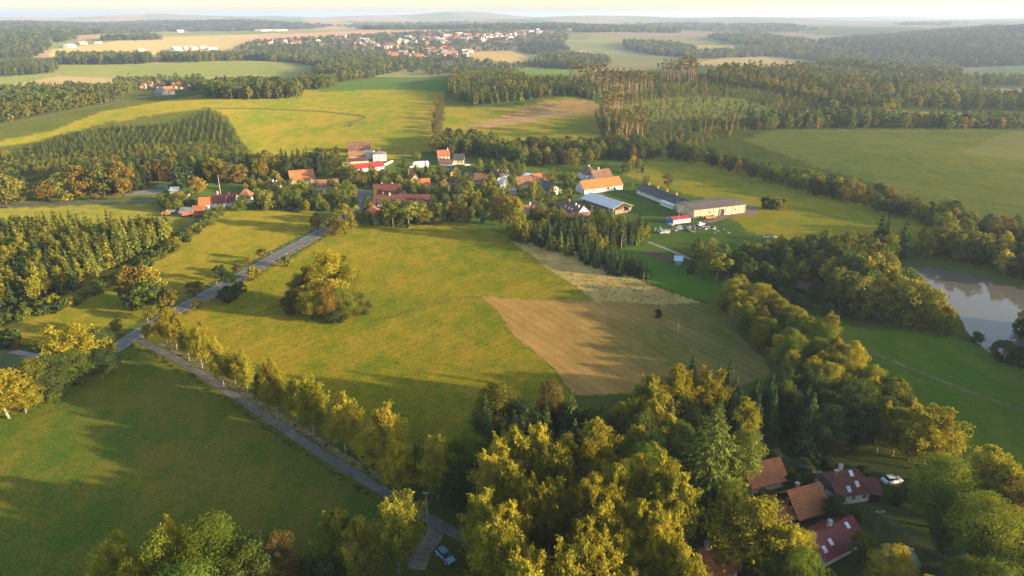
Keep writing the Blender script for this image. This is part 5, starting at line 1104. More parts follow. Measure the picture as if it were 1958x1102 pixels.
 (1830, 498, 448, 56, 'dark', 'broadleaf_tree', 'dark tree in the wood on the far shore'),
 (1918, 528, 476, 38, 'yellow', 'birch_tree', 'bright golden birch on the far shore of the pond'),
 (1950, 530, 480, 40, 'birch', 'birch_tree', 'golden birch on the far shore near the right edge'),
 (1860, 448, 432, 16, 'yellow', 'birch_tree', 'small yellow birch above the far shore wood'),
 (1508, 632, 582, 40, 'yellow', 'birch_tree', 'golden yellow birch standing up from the diagonal hedge'),
 (1866, 655, 636, 26, 'dark', 'shrub', 'dark bush on the near pond bank'),
 (1915, 690, 652, 46, 'dark', 'shrub', 'large dark bush on the near bank of the pond'),
 (1945, 702, 665, 44, 'dark', 'shrub', 'dark bush near the right edge on the near pond bank'),
 (1490, 560, 520, 38, 'dark', 'broadleaf_tree', 'dark round tree in the gardens'),
 (1555, 590, 538, 32, 'dark', 'broadleaf_tree', 'round clipped looking tree near the red roofed hut'),
 (1518, 580, 550, 16, 'spruce', 'spruce_tree', 'narrow dark thuja beside the red roofed hut'),
 (1505, 583, 556, 12, 'spruce', 'spruce_tree', 'second narrow thuja beside the red roofed hut'),
 (1370, 540, 484, 44, 'larch', 'pine_tree', 'olive green conifer beside the narrow path'),
 # near forest heroes
 (1348, 985, 768, 190, 'larch', 'great_pine', 'huge green pine like tree left of the cottages'),
 (1405, 965, 822, 80, 'larch', 'pine_tree', 'yellow green conifer leaning over the first cottage roof'),
 (1238, 990, 852, 104, 'bright', 'great_tree', 'round bright green tree in the middle of the near wood'),
 (1225, 905, 790, 90, 'broad', 'broadleaf_tree', 'green round tree behind the bright green one'),
 (1236, 850, 708, 64, 'birch', 'birch_tree', 'tallest golden birch at the far edge of the near wood'),
 (1290, 835, 688, 60, 'yellow', 'birch_tree', 'bright golden birch top at the far edge of the near wood'),
 (1350, 825, 702, 60, 'birch', 'birch_tree', 'golden birch right of the bright top at the far edge'),
 (1262, 845, 730, 60, 'birch', 'birch_tree', 'golden birch between the two tallest of the far edge'),
 (1416, 870, 755, 50, 'birch', 'birch_tree', 'single golden birch among the dark spruces'),
 (1278, 900, 760, 46, 'willow', 'spruce_tree', 'pale blue grey spruce in the near wood'),
 (1415, 1090, 948, 140, 'birch', 'birch_tree', 'broad weeping golden birch below the cottages'),
 (1495, 1130, 1000, 70, 'birch', 'birch_tree', 'narrow golden tree left of the dark red roof'),
 (1522, 1108, 1012, 50, 'birch', 'broadleaf_tree', 'golden tree touching the dark red roof'),
 (1520, 1160, 1050, 90, 'bright', 'broadleaf_tree', 'yellow green tree at the bottom edge before the dark red roof'),
 (1640, 1080, 1020, 56, 'bright', 'orchard_tree', 'green round tree at the right end of the dark red roof'),
 (1690, 1150, 1055, 90, 'yellow', 'broadleaf_tree', 'yellow green tree at the bottom edge right of the dark red roof'),
 (1595, 1000, 942, 46, 'dark', 'birch_tree', 'dark weeping tree between the orange and the maroon roof'),
 (1786, 1010, 880, 130, 'bright', 'great_tree', 'large bright green tree right of the parked white car'),
 (1862, 1110, 958, 150, 'bright', 'great_tree', 'largest bright green round tree at the lower right'),
 (1815, 1060, 950, 100, 'broad', 'broadleaf_tree', 'green tree between the two large bright ones'),
 (1766, 900, 768, 96, 'birch', 'birch_tree', 'big golden tree at the meadow edge above the cottages'),
 (1735, 880, 790, 90, 'birchg', 'broadleaf_tree', 'golden green tree beside the big golden one'),
 (1872, 985, 852, 90, 'birch', 'birch_tree', 'golden tree at the meadow edge above the lower right trees'),
 (1905, 1010, 878, 80, 'birch', 'birch_tree', 'second golden tree at the meadow edge near the right corner'),
 (1945, 1060, 920, 90, 'orange', 'birch_tree', 'amber tree at the right edge of the picture'),
 (1940, 1120, 1000, 90, 'brown', 'broadleaf_tree', 'bronze tree at the lower right corner'),
 (960, 868, 735, 90, 'birchg', 'broadleaf_tree', 'gold topped willow at the left end of the near wood'),
 (935, 862, 765, 70, 'dark', 'broadleaf_tree', 'dark blue green tree at the left end of the near wood'),
 (1000, 872, 770, 100, 'dark', 'broadleaf_tree', 'large dark round tree at the left end of the near wood'),
 (1045, 845, 726, 60, 'brown', 'broadleaf_tree', 'dark brownish tree at the back of the near wood'),
]: T(k, u, vb, vt, lb, w_, mat)
bH = M('hedge', (.05, .075, .018), .95, .4, 2)

# stands of trees, near to far
NB = (900, 1300)
stand([(860, 1040), (890, 985), (960, 962), (1100, 955), (1225, 1000), (1300, 1070), (1345, 1160), (1400, 1300), (920, 1320), (925, 1130)], 4.9,
  [(6, 'birch_tree', 'birch', 17, 21, 'golden birch with pale trunk', .92), (2, 'birch_tree', 'yellow', 16, 20, 'bright yellow birch', .95), (2, 'birch_tree', 'birchg', 12, 16, 'greenish birch', 1.), (1.6, 'broadleaf_tree', 'dark', 8, 11, 'dark undergrowth tree', .8)],
  'in the birch wood below the lane', 'birches of the near wood')
stand([(905, 870), (1060, 852), (1200, 838), (1300, 808), (1440, 792), (1560, 775), (1690, 815), (1740, 850), (1690, 885), (1560, 876), (1500, 868), (1395, 872), (1385, 980), (1330, 1030), (1290, 1030), (1235, 985), (1110, 935), (1000, 930), (930, 945), (905, 890)], 4.9,
  [(4, 'spruce_tree', 'spruce', 13, 18, 'dark spruce', 1.), (2, 'spruce_tree', 'dark', 12, 17, 'deep green spruce', 1.1), (3, 'broadleaf_tree', 'dark', 10, 14, 'dark leafy tree', .85), (1.3, 'broadleaf_tree', 'broad', 11, 15, 'green leafy tree', .9), (1, 'larch_tree', 'larch', 12, 16, 'yellow green larch', 1.), (.8, 'birch_tree', 'birch', 13, 17, 'golden birch', 1.)],
  'in the dark wood around the cottages', 'trees of the dark near wood', cluster=9.)
stand([(1290, 1040), (1340, 1000), (1390, 1000), (1450, 1040), (1480, 1090), (1560, 1110), (1760, 1100), (1800, 1010), (1760, 950), (1720, 900), (1800, 900), (1880, 1010), (1990, 1080), (2100, 1300), (1420, 1320), (1340, 1150)], 5.6,
  [(3, 'broadleaf_tree', 'bright', 9, 13, 'bright green garden tree', .8), (2, 'broadleaf_tree', 'dark', 7, 11, 'dark garden tree', .8), (2, 'birch_tree', 'birch', 10, 14, 'golden garden birch', .9), (2, 'orchard_tree', 'broad', 3, 5, 'low green fruit tree', 1.1), (1, 'spruce_tree', 'spruce', 7, 12, 'garden spruce', .9)],
  'among the cottages at the lower right', 'garden trees around the cottages', cluster=7.)
stand([(1400, 858), (1500, 880), (1600, 890), (1700, 895), (1760, 950), (1700, 1000), (1650, 1010), (1500, 1020), (1400, 985)], 3.4,
  [(3, 'shrub', 'dark', 1.5, 3.2, 'dark garden shrub', 1.), (2, 'shrub', 'broad', 1.2, 3., 'green garden shrub', 1.1), (1, 'shrub', 'olive', 1.2, 2.6, 'olive garden shrub', 1.)],
  'in the shaded cottage yards', 'shrubs in the cottage yards')
# diagonal hedge running up from the cottages
stand([(1372, 575), (1400, 572), (1450, 598), (1530, 640), (1580, 668), (1690, 770), (1760, 850), (1700, 862), (1600, 790), (1520, 745), (1470, 690), (1400, 640)], 5.2,
  [(3, 'broadleaf_tree', 'birchg', 8, 12, 'yellow green tree', .95), (3, 'birch_tree', 'birch', 9, 13, 'golden birch', 1.1), (2.5, 'broadleaf_tree', 'bright', 8, 11.5, 'green leafy tree', .95), (1, 'broadleaf_tree', 'dark', 6, 9, 'dark leafy tree', .9), (1, 'broadleaf_tree', 'birch', 8, 11, 'golden leafy tree', .8)],
  'in the diagonal belt below the gardens', 'trees of the diagonal belt', cluster=8.)
# dark wood left, above the roadside field
stand([(-60, 612), (0, 606), (120, 566), (210, 522), (250, 505), (300, 478), (335, 455), (325, 446), (230, 452), (150, 452), (60, 448), (-60, 452)], 3.8,
  [(3, 'spruce_tree', 'larch', 10, 14, 'yellow green spruce', .95), (4, 'larch_tree', 'birchg', 9.5, 13.5, 'golden green larch', 1.15), (2, 'spruce_tree', 'spruce', 9, 13, 'dark spruce', .9), (1.5, 'birch_tree', 'birchg', 9, 12, 'green birch', 1.), (1, 'broadleaf_tree', 'bright', 7, 10, 'bright leafy tree', .8)],
  'in the left edge young wood', 'trees of the left young wood', cluster=10.)
stand([(-40, 618), (110, 580), (215, 533), (330, 468), (380, 430), (420, 404), (432, 408), (350, 470), (230, 548), (120, 596), (-40, 640)], 3.2,
  [(3, 'shrub', 'broad', 2, 4, 'green edge shrub', 1.2), (2, 'shrub', 'birchg', 2, 4, 'yellow green edge shrub', 1.2), (1, 'shrub', 'dark', 2, 3.6, 'dark edge shrub', 1.2)],
  'along the left young wood', 'shrubs along the left wood')
stand([(-60, 655), (0, 650), (130, 672), (135, 684), (0, 668), (-60, 668)], 2.6, [(1, 'shrub', 'brown', 1.2, 2.2, 'brownish bank shrub', 1.2), (1, 'shrub', 'dark', 1.2, 2.4, 'dark bank shrub', 1.2)], 'on the shaded bank at the left edge', 'shrubs on the left bank')
stand([(60, 792), (100, 772), (130, 745), (210, 700), (215, 690), (190, 690), (120, 730), (50, 770)], 3.2, [(1, 'shrub', 'dark', 2, 4, 'dark hedge shrub', 1.2), (1, 'shrub', 'broad', 2, 4, 'green hedge shrub', 1.2)], 'in the hedge by the lower left field', 'shrubs left of the lower left field')
# conifer hedge in the middle
stand([(972, 458), (990, 446), (1100, 448), (1180, 436), (1240, 446), (1244, 466), (1190, 474), (1110, 492), (1060, 486), (1000, 470)], 3.6,
  [(4, 'spruce_tree', 'spruce', 7, 10, 'dark spruce', .95), (2, 'spruce_tree', 'larch', 7, 10, 'olive spruce', 1.05), (2, 'broadleaf_tree', 'birchg', 6, 8.5, 'yellow green tree', .75), (1, 'broadleaf_tree', 'broad', 6, 8.5, 'green tree', .75)], 'in the conifer hedge below the farm', 'trees of the conifer hedge', cluster=5.)
stand([(1108, 500), (1130, 488), (1180, 500), (1235, 520), (1238, 534), (1170, 528)], 3.0, [(1, 'spruce_tree', 'spruce', 5.5, 8, 'small dark spruce', 1.05)], 'in the dark row beside the lawn', 'spruces of the short dark row')
# gardens, orchard and pond wood
stand([(1285, 500), (1330, 490), (1400, 505), (1450, 500), (1560, 480), (1640, 478), (1700, 500), (1690, 530), (1560, 545), (1470, 560), (1400, 545), (1340, 538)], 5.6,
  [(3, 'broadleaf_tree', 'dark', 7, 10, 'dark garden tree', .8), (2, 'broadleaf_tree', 'broad', 7, 11, 'green garden tree', .8), (1.5, 'broadleaf_tree', 'olive', 7, 10, 'olive garden tree', .8), (1, 'spruce_tree', 'spruce', 7, 11, 'garden spruce', 1.)],
  'in the shaded gardens left of the pond', 'trees of the shaded gardens', cluster=9.)
stand([(1400, 560), (1440, 550), (1560, 555), (1640, 600), (1600, 620), (1500, 595)], 5., [(3, 'orchard_tree', 'broad', 3, 5, 'green orchard tree', 1.1), (2, 'shrub', 'dark', 2, 3, 'dark orchard bush', 1.2)], 'in the orchard beside the red roofed hut', 'orchard trees by the hut')
PCM = lambda a_, b_: [(3, 'broadleaf_tree', 'olive', a_, b_, 'olive tree', .8), (2, 'broadleaf_tree', 'birchg', a_, b_, 'yellow green tree', .75), (2, 'broadleaf_tree', 'broad', a_ - 1, b_ - 1, 'green tree', .8), (1, 'birch_tree', 'birch', a_, b_, 'golden tree', 1.2), (1, 'broadleaf_tree', 'dark', a_ - 2, b_ - 3, 'dark tree', .85)]
stand([(1580, 545), (1640, 522), (1680, 526), (1722, 572), (1768, 606), (1780, 640), (1700, 634), (1640, 615), (1590, 590)], 5.4, PCM(12.5, 15), 'in the tall clump beside the pond', 'trees of the pond clump', cluster=9.)
stand([(1772, 600), (1800, 612), (1818, 624), (1836, 644), (1790, 646), (1778, 640)], 5., PCM(7, 9.5), 'in the low clump beside the pond', 'trees of the pond clump edge', cluster=9.)
stand([(1420, 500), (1500, 476), (1560, 478), (1650, 470), (1680, 480), (1640, 500), (1520, 500), (1440, 515)], 5., [(2, 'broadleaf_tree', 'olive', 6, 9, 'olive tree', .8), (1, 'broadleaf_tree', 'dark', 6, 8, 'dark tree', .8), (1, 'broadleaf_tree', 'birch', 6, 8, 'golden tree', .8)], 'in the belt above the gardens', 'trees of the belt above the gardens')
stand([(1800, 480), (1860, 478), (1960, 490), (2080, 520), (2080, 560), (1960, 548), (1880, 515), (1800, 500)], 6, [(3, 'broadleaf_tree', 'olive', 9, 13, 'olive shore tree', .85), (2, 'broadleaf_tree', 'dark', 8, 12, 'dark shore tree', .85), (1, 'broadleaf_tree', 'birch', 8, 11, 'golden shore tree', .7)], 'on the far shore of the pond', 'trees on the far pond shore', cluster=9.)
stand([(1925, 625), (1960, 610), (2100, 640), (2100, 690), (1985, 672), (1935, 650)], 5.5, [(1, 'broadleaf_tree', 'dark', 6, 8, 'dark tree', .9), (1, 'broadleaf_tree', 'olive', 6, 9, 'olive tree', .9)], 'overhanging the pond', 'trees overhanging the pond')
# hedgerow from the village up to the right
stand([(1262, 300), (1285, 292), (1330, 302), (1420, 320), (1540, 352), (1680, 380), (1790, 412), (1960, 452), (2060, 470), (2060, 484), (1940, 468), (1800, 436), (1740, 425), (1560, 377), (1400, 330), (1290, 308)], 6.2,
  [(5, 'broadleaf_tree', 'broad', 7, 11, 'green tree', 1.05), (2.5, 'broadleaf_tree', 'dark', 7, 10, 'dark green tree', 1.05), (1.2, 'broadleaf_tree', 'orange', 7, 9, 'amber tree', .8), (1, 'broadleaf_tree', 'olive', 7, 10, 'olive tree', 1.)],
  'in the long hedgerow above the pasture', 'trees of the long hedgerow', cluster=14.)
stand([(1760, 470), (1790, 440), (1850, 452), (1850, 474), (1800, 480)], 5.5, [(1, 'broadleaf_tree', 'birchg', 8, 11, 'yellow green tree', .85), (1, 'broadleaf_tree', 'broad', 8, 11, 'green tree', .85)], 'at the lower hedgerow end', 'trees at the hedgerow end')
# village gardens
VM = [(3, 'broadleaf_tree', 'broad', 5, 9, 'green garden tree', .75), (2, 'orchard_tree', 'olive', 3, 5, 'olive fruit tree', 1.), (2, 'broadleaf_tree', 'olive', 5, 9, 'olive garden tree', .75), (1.2, 'broadleaf_tree', 'birch', 5, 8, 'golden garden tree', .7), (1, 'spruce_tree', 'spruce', 6, 10, 'garden spruce', .8), (2, 'shrub', 'dark', 1.5, 3, 'dark garden bush', 1.)]
for px_, sp, where in [
 ([(480, 402), (520, 385), (600, 388), (650, 388), (660, 398), (610, 405), (560, 408)], 4.5, 'in gardens above the roadside field'),
 ([(840, 425), (850, 392), (870, 372), (940, 378), (965, 392), (940, 412), (900, 420)], 5.5, 'in gardens in mid village'),
 ([(690, 432), (700, 408), (745, 404), (830, 412), (835, 430), (760, 438)], 4.5, 'between village and big meadow'),
 ([(905, 330), (930, 320), (990, 326), (1010, 334), (960, 340), (910, 342)], 5., 'in the upper village gardens'),
 ([(1010, 412), (1000, 400), (1050, 395), (1062, 412), (1150, 424), (1160, 438), (1080, 436), (1020, 428)], 4.6, 'around the bungalow'),
 ([(560, 405), (600, 385), (680, 380), (860, 372), (960, 380), (970, 430), (900, 425), (840, 428), (700, 430), (640, 408)], 7.5, 'between the houses of the village'),
 ([(860, 345), (960, 335), (1100, 350), (1100, 385), (1000, 395), (940, 380), (870, 375)], 9., 'in the eastern village gardens'),
 ([(640, 345), (780, 335), (830, 340), (800, 372), (700, 362)], 8., 'around the upper village street'),
 ([(470, 372), (480, 352), (545, 350), (560, 362), (600, 372), (560, 386), (500, 386)], 6., 'around the cream gabled cottage'),
 ([(780, 345), (800, 332), (850, 338), (862, 345), (840, 356), (800, 350)], 6., 'behind the orange village roofs'),
 ([(1180, 318), (1230, 318), (1240, 330), (1190, 336)], 7., 'behind the long white building'),
 ([(300, 402), (310, 385), (360, 380), (375, 392), (350, 404), (320, 412)], 5., 'in the yard of the left farm'),
 ([(630, 372), (640, 352), (680, 345), (760, 348), (770, 356), (700, 356), (660, 376)], 5., 'around the bend of the village road'),
 ([(770, 372), (790, 368), (860, 380), (850, 395), (790, 392)], 5.5, 'below the orange village roofs')]: stand(px_, sp * .86, VM, where, 'garden trees of the village')
# belts behind the village
stand([(250, 372), (300, 352), (420, 350), (560, 346), (640, 336), (650, 318), (560, 322), (400, 324), (280, 328), (150, 345), (150, 372)], 5.4,
  [(4, 'spruce_tree', 'spruce', 11, 16, 'dark spruce', 1.), (2, 'broadleaf_tree', 'dark', 10, 13, 'dark leafy tree', .8), (1.4, 'broadleaf_tree', 'brown', 9, 13, 'bronze tree', .7), (1, 'birch_tree', 'birchg', 11, 14, 'olive birch', 1.)], 'in the dark belt behind the village', 'trees of the dark belt', cluster=9.)
stand([(838, 302), (850, 262), (880, 266), (960, 284), (1060, 290), (1150, 285), (1180, 262), (1230, 285), (1260, 300), (1230, 312), (1160, 306), (1120, 316), (1020, 322), (960, 308), (900, 300)], 6.0,
  [(3, 'broadleaf_tree', 'broad', 9, 13, 'green tree', .85), (2, 'broadleaf_tree', 'olive', 9, 13, 'olive tree', .85), (2, 'broadleaf_tree', 'dark', 8, 12, 'dark tree', .85), (1, 'broadleaf_tree', 'orange', 8, 11, 'amber tree', .7), (1, 'spruce_tree', 'spruce', 9, 13, 'spruce', 1.)], 'in the belt above the lawn', 'trees of the belt above the village', cluster=10.)
stand([(828, 240), (832, 200), (846, 198), (846, 232), (840, 262), (826, 268)], 5, [(2, 'broadleaf_tree', 'brown', 5, 8, 'bronze tree', .6), (1, 'shrub', 'dry', 2, 3, 'dry bush', 1.)], 'in the line dividing the hill fields', 'trees between the hill fields')
stand([(1425, 250), (1430, 240), (1560, 236), (1700, 232), (1800, 238), (1958, 240), (2050, 244), (2050, 250), (1800, 248), (1600, 247)], 8, [(3, 'broadleaf_tree', 'broad', 9, 14, 'green tree', 1.), (1, 'broadleaf_tree', 'orange', 8, 11, 'amber tree', .8), (1, 'broadleaf_tree', 'dark', 8, 12, 'dark tree', 1.)], 'along the top of the right field', 'trees along the far field')

# ---------------------------------------------------------------- woods farther off, too many to count
def wood(px, spacing, mix, name, rows=None, cluster=0.): stand(px, spacing, mix, '', '', name, rows, cluster)
w0 = G(250, 262); w1 = G(262, 240); ang = math.atan2(w1.y - w0.y, w1.x - w0.x)
wood([(52, 296), (60, 285), (130, 262), (200, 248), (330, 240), (380, 222), (402, 213), (425, 222), (455, 262), (462, 280), (400, 276), (300, 280), (200, 295), (120, 300), (70, 302)], 3, [(1, 'spruce_tree', 'larch', 4.2, 5.6, '', .95), (1, 'spruce_tree', 'spruce', 4.2, 5.4, '', 1.)], 'conifer_plantation', (ang, 2.6, 4.6))
wood([(-80, 305), (50, 297), (120, 302), (300, 282), (400, 278), (465, 282), (482, 300), (480, 316), (400, 326), (250, 334), (140, 346), (-80, 368)], 4.2, [(2, 'pine_tree', 'larch', 3.2, 4.8, '', 1.1), (1, 'broadleaf_tree', 'olive', 3.2, 4.6, '', .8), (1, 'pine_tree', 'pine', 3.2, 4.8, '', 1.1), (1, 'broadleaf_tree', 'birchg', 4, 6, '', .6)], 'young_mixed_plantation', cluster=16.)
MIXF = [(3, 'broadleaf_tree', 'broad', 11, 16, '', .85), (2, 'broadleaf_tree', 'olive', 11, 15, '', .85), (1.6, 'spruce_tree', 'spruce', 13, 18, '', 1.1), (1, 'broadleaf_tree', 'birchg', 10, 14, '', .8), (1, 'pine_tree', 'pine', 13, 17, '', .9)]
wood([(-120, 240), (0, 238), (120, 214), (228, 194), (232, 184), (140, 178), (0, 182), (-120, 188)], 7.5, MIXF, 'far_left_wood', cluster=22.)
wood([(392, 188), (440, 191), (572, 190), (580, 180), (540, 172), (440, 168), (398, 176)], 6.5, MIXF, 'hill_grove', cluster=16.)
wood([(560, 172), (600, 160), (640, 158), (640, 168), (600, 172)], 8, MIXF, 'grove_behind_the_hill', cluster=16.)
wood([(-100, 152), (0, 148), (106, 140), (112, 132), (60, 122), (-100, 120)], 8, MIXF, 'far_left_hill_wood', cluster=22.)
wood([(215, 168), (230, 162), (330, 160), (395, 162), (400, 178), (350, 172), (300, 164), (236, 180)], 12, MIXF, 'trees_of_the_far_hamlet')
wood([(560, 1290), (700, 1250), (900, 1320), (1400, 1320), (1600, 1500), (900, 1700), (520, 1560)], 5.5, [(2, 'birch_tree', 'birch', 16, 19, '', 1.), (2, 'broadleaf_tree', 'broad', 14, 18, '', .9)], 'near_wood_below_the_viewpoint')
wood([(2010, 690), (2100, 665), (2280, 760), (2300, 960), (2140, 900), (2060, 800)], 6, [(1, 'broadleaf_tree', 'broad', 13, 17, '', .9), (1, 'broadleaf_tree', 'olive', 13, 17, '', .9)], 'wood_right_of_the_pond_meadow')
HW = [(4, 'spruce_tree', 'larch', 9, 13, '', .95), (3, 'spruce_tree', 'spruce', 9, 13, '', .95), (2, 'broadleaf_tree', 'olive', 8, 11, '', .75), (1, 'broadleaf_tree', 'birch', 7, 10, '', .7)]
wood([(856, 178), (870, 186), (908, 203), (985, 194), (1088, 183), (1140, 194), (1150, 180), (1110, 162), (1010, 158), (985, 146), (890, 143), (862, 156)], 5.6, HW, 'hill_wood', cluster=18.)
wood([(1090, 160), (1105, 152), (1200, 150), (1330, 140), (1335, 165), (1250, 178), (1150, 190), (1100, 172)], 7.5, [(2, 'tall_pine', 'tan', 16, 22, '', 1.2), (1.5, 'tall_pine', 'olive', 16, 22, '', 1.3), (5, 'spruce_tree', 'larch', 4, 7, '', 1.), (2, 'broadleaf_tree', 'olive', 4, 7, '', .7)], 'tall_thinned_pinewood', cluster=20.)
wood([(1130, 240), (1150, 205), (1250, 172), (1330, 158), (1470, 165), (1640, 200), (1720, 225), (1700, 240), (1500, 246), (1430, 250), (1380, 270), (1290, 292), (1230, 290), (1165, 262)], 7.2, [(4, 'spruce_tree', 'larch', 2.8, 5.5, '', 1.35), (1, 'spruce_tree', 'spruce', 4, 8, '', 1.), (2, 'broadleaf_tree', 'olive', 3, 6, '', .95), (2, 'broadleaf_tree', 'birchg', 3, 6, '', .7), (.1, 'tall_pine', 'tan', 15, 20, '', 1.)], 'young_forest_on_the_right_slope', cluster=20.)
wood([(1148, 215), (1175, 205), (1215, 225), (1240, 262), (1200, 280), (1160, 262)], 7, [(3, 'tall_pine', 'olive', 18, 25, '', 1.2), (2, 'tall_pine', 'tan', 18, 25, '', 1.), (2, 'broadleaf_tree', 'olive', 9, 13, '', .8)], 'pine_tongue_above_the_village', cluster=14.)
wood([(1330, 158), (1400, 146), (1480, 150), (1600, 172), (1700, 205), (1720, 222), (1600, 205), (1470, 175)], 9, [(1, 'tall_pine', 'tan', 18, 24, '', 1.2), (3, 'broadleaf_tree', 'broad', 8, 13, '', .9), (2, 'spruce_tree', 'spruce', 8, 13, '', .9), (2, 'broadleaf_tree', 'birchg', 8, 12, '', .9), (.6, 'broadleaf_tree', 'orange', 8, 11, '', .7)], 'mixed_wood_beyond_the_slope', cluster=20.)
wood([(1330, 150), (1480, 140), (1640, 120), (1830, 150), (1870, 168), (1740, 188), (1620, 186), (1500, 160)], 10, MIXF, 'right_hand_forest', cluster=30.)
wood([(1700, 205), (1780, 190), (1900, 190), (2080, 196), (2080, 216), (1830, 212), (1740, 208)], 12, MIXF, 'right_hand_forest', cluster=30.)
wood([(1590, 215), (1650, 200), (1720, 206), (1700, 226), (1640, 238), (1560, 240)], 9, MIXF, 'right_hand_forest', cluster=30.)
wood([(1780, 160), (1900, 156), (2080, 158), (2080, 166), (1850, 166)], 12, MIXF, 'right_hand_forest', cluster=30.)
def far_wood(px, name, k=.0048, kr=.011, mix=None, h=15, dens=1.):
    wp = wpoly(px); t = np.arctan2(wp[:, 0], wp[:, 1]); l = np.log(np.hypot(wp[:, 0], wp[:, 1]))
    A, B = np.meshgrid(np.arange(t.min(), t.max(), k), np.arange(l.min(), l.max(), kr)); A = A + RNG.uniform(-.45, .45, A.shape) * k; B = B + RNG.uniform(-.45, .45, A.shape) * kr
    A, B = A.ravel(), B.ravel(); X = np.exp(B) * np.sin(A); Y = np.exp(B) * np.cos(A); m = inpoly(X, Y, wp) & (RNG.random(X.shape) < dens); X, Y = X[m], Y[m]; Z = Hh(X, Y); rad_ = np.hypot(X, Y)
    mix = mix or [(3, 'broadleaf_tree', 'broad'), (2, 'broadleaf_tree', 'dark'), (2, 'spruce_tree', 'spruce'), (1, 'broadleaf_tree', 'olive'), (.7, 'broadleaf_tree', 'birchg')]
    wt = np.array([q[0] for q in mix]); wt = wt / wt.sum(); ii = RNG.choice(len(mix), len(X), p=wt)
    for x_, y_, z_, r_, i in zip(X, Y, Z, rad_, ii):
        hh = h * random.uniform(.75, 1.15); wd = max(9., r_ * k * 1.7); kd = mix[i][1]; h0, r0 = PROTO[kd][1:]
        STUFF.setdefault(name, []).append((kd, mix[i][2], (x_, y_, z_), hh, wd / 2 / (r0 * hh / h0)))
FW = [
 ('forest_on_the_skyline', [(-150, 46), (0, 43), (500, 42), (640, 50), (600, 56), (460, 60), (300, 62), (150, 68), (0, 72), (-150, 74)], 1.),
 ('forest_on_the_skyline', [(640, 50), (860, 44), (1100, 46), (1120, 58), (900, 56), (700, 57)], .8),
 ('far_valley_forest', [(-100, 100), (-100, 78), (60, 70), (100, 78), (95, 95), (60, 112), (0, 116)], 1.),
 ('far_valley_forest', [(74, 78), (140, 68), (150, 76), (90, 84)], 1.), ('far_valley_forest', [(190, 76), (300, 72), (310, 77), (200, 79)], 1.),
 ('far_valley_forest', [(110, 124), (112, 112), (200, 110), (290, 112), (290, 122), (200, 124)], .9), ('far_valley_forest', [(300, 120), (310, 112), (400, 108), (480, 106), (480, 116), (380, 120)], .6),
 ('far_valley_forest', [(470, 116), (480, 96), (560, 94), (640, 100), (700, 112), (760, 120), (830, 126), (780, 134), (700, 150), (640, 158), (600, 150), (620, 132), (560, 120)], .9),
 ('trees_among_the_town_houses', [(450, 96), (480, 80), (600, 72), (760, 64), (900, 58), (1060, 58), (1090, 70), (1070, 90), (980, 98), (900, 100), (880, 108), (820, 116), (700, 112), (560, 96)], .34),
 ('valley_trees_below_the_town', [(780, 122), (880, 110), (940, 119), (1010, 121), (1050, 118), (1100, 126), (1030, 128), (980, 134), (900, 140), (830, 145), (780, 138)], .25),
 ('dark_wood_below_the_town', [(990, 98), (1000, 84), (1070, 82), (1090, 96), (1060, 104), (1020, 104)], 1.),
 ('right_valley_forest', [(1090, 58), (1200, 55), (1300, 60), (1300, 64), (1170, 62), (1100, 63)], .8), ('right_valley_forest', [(1350, 72), (1450, 70), (1560, 84), (1480, 92), (1400, 84)], .9),
 ('right_valley_forest', [(1190, 82), (1300, 88), (1330, 98), (1330, 112), (1250, 106), (1200, 96)], .8), ('right_valley_forest', [(1020, 128), (1030, 114), (1090, 108), (1170, 118), (1160, 128), (1100, 134)], .9),
 ('right_ridge_forest', [(1300, 114), (1340, 104), (1450, 96), (1560, 92), (1640, 104), (1640, 122), (1590, 124), (1480, 108), (1380, 112)], 1.),
 ('right_ridge_forest', [(1590, 128), (1660, 108), (1740, 112), (1820, 128), (1840, 142), (1830, 158), (1720, 150), (1640, 140)], 1.),
 ('dark_hill_forest', [(1560, 84), (1640, 74), (1800, 60), (1958, 52), (2150, 50), (2150, 120), (1900, 128), (1830, 130), (1740, 112), (1640, 100)], 1.),
 ('hazy_ridge_forest', [(1060, 52), (1300, 47), (1500, 50), (1560, 58), (1450, 64), (1250, 56)], .6),
 ('hazy_ridge_forest', [(1700, 46), (1850, 44), (1850, 47), (1750, 50)], .5)]
DK = [(3, 'broadleaf_tree', 'dark'), (3, 'spruce_tree', 'spruce'), (1, 'broadleaf_tree', 'broad')]  # darker species put the shade of the far right hill into its colour
for nm, px_, dn in FW: far_wood(px_, nm, mix=DK if nm in ('dark_hill_forest', 'dark_wood_below_the_town') else None, dens=dn, k=.0036 if 'skyline' not in nm and 'hazy' not in nm else .0048, kr=.009 if 'skyline' not in nm and 'hazy' not in nm else .016, h=17 if 'forest' in nm else 9 if 'town' in nm else 12)
def tufts(px, sp, mats, hmin, hmax):
    for P in sample(px, sp):
        if any((P[0] - ax) ** 2 + (P[1] - ay) ** 2 < ar * ar * .5 for ax, ay, ar in AVOID): continue
        if math.sin(P[0] / 17 + 2 * math.sin(P[1] / 23)) + random.random() * 1.6 < .5: continue
        STUFF.setdefault('meadow_tufts', []).append(('shrub', random.choice(mats), P, random.uniform(hmin, hmax), random.uniform(.9, 1.8)))
T_ = 1
tufts([(640, 440), (870, 430), (965, 455), (1130, 572), (918, 568), (1085, 745), (900, 850), (740, 860), (600, 750), (480, 680), (400, 635), (450, 550)], 6, ['olive', 'birchg', 'dry', 'tan'], .15, .38)
tufts([(-60, 800), (130, 730), (215, 680), (268, 660), (480, 775), (715, 935), (780, 1010), (780, 1150), (-100, 1150)], 5, ['olive', 'birchg', 'dry'], .13, .32)
tufts([(100, 570), (340, 475), (420, 410), (598, 408), (450, 520), (300, 605), (100, 640)], 6, ['olive', 'birchg', 'dry', 'tan'], .15, .4)
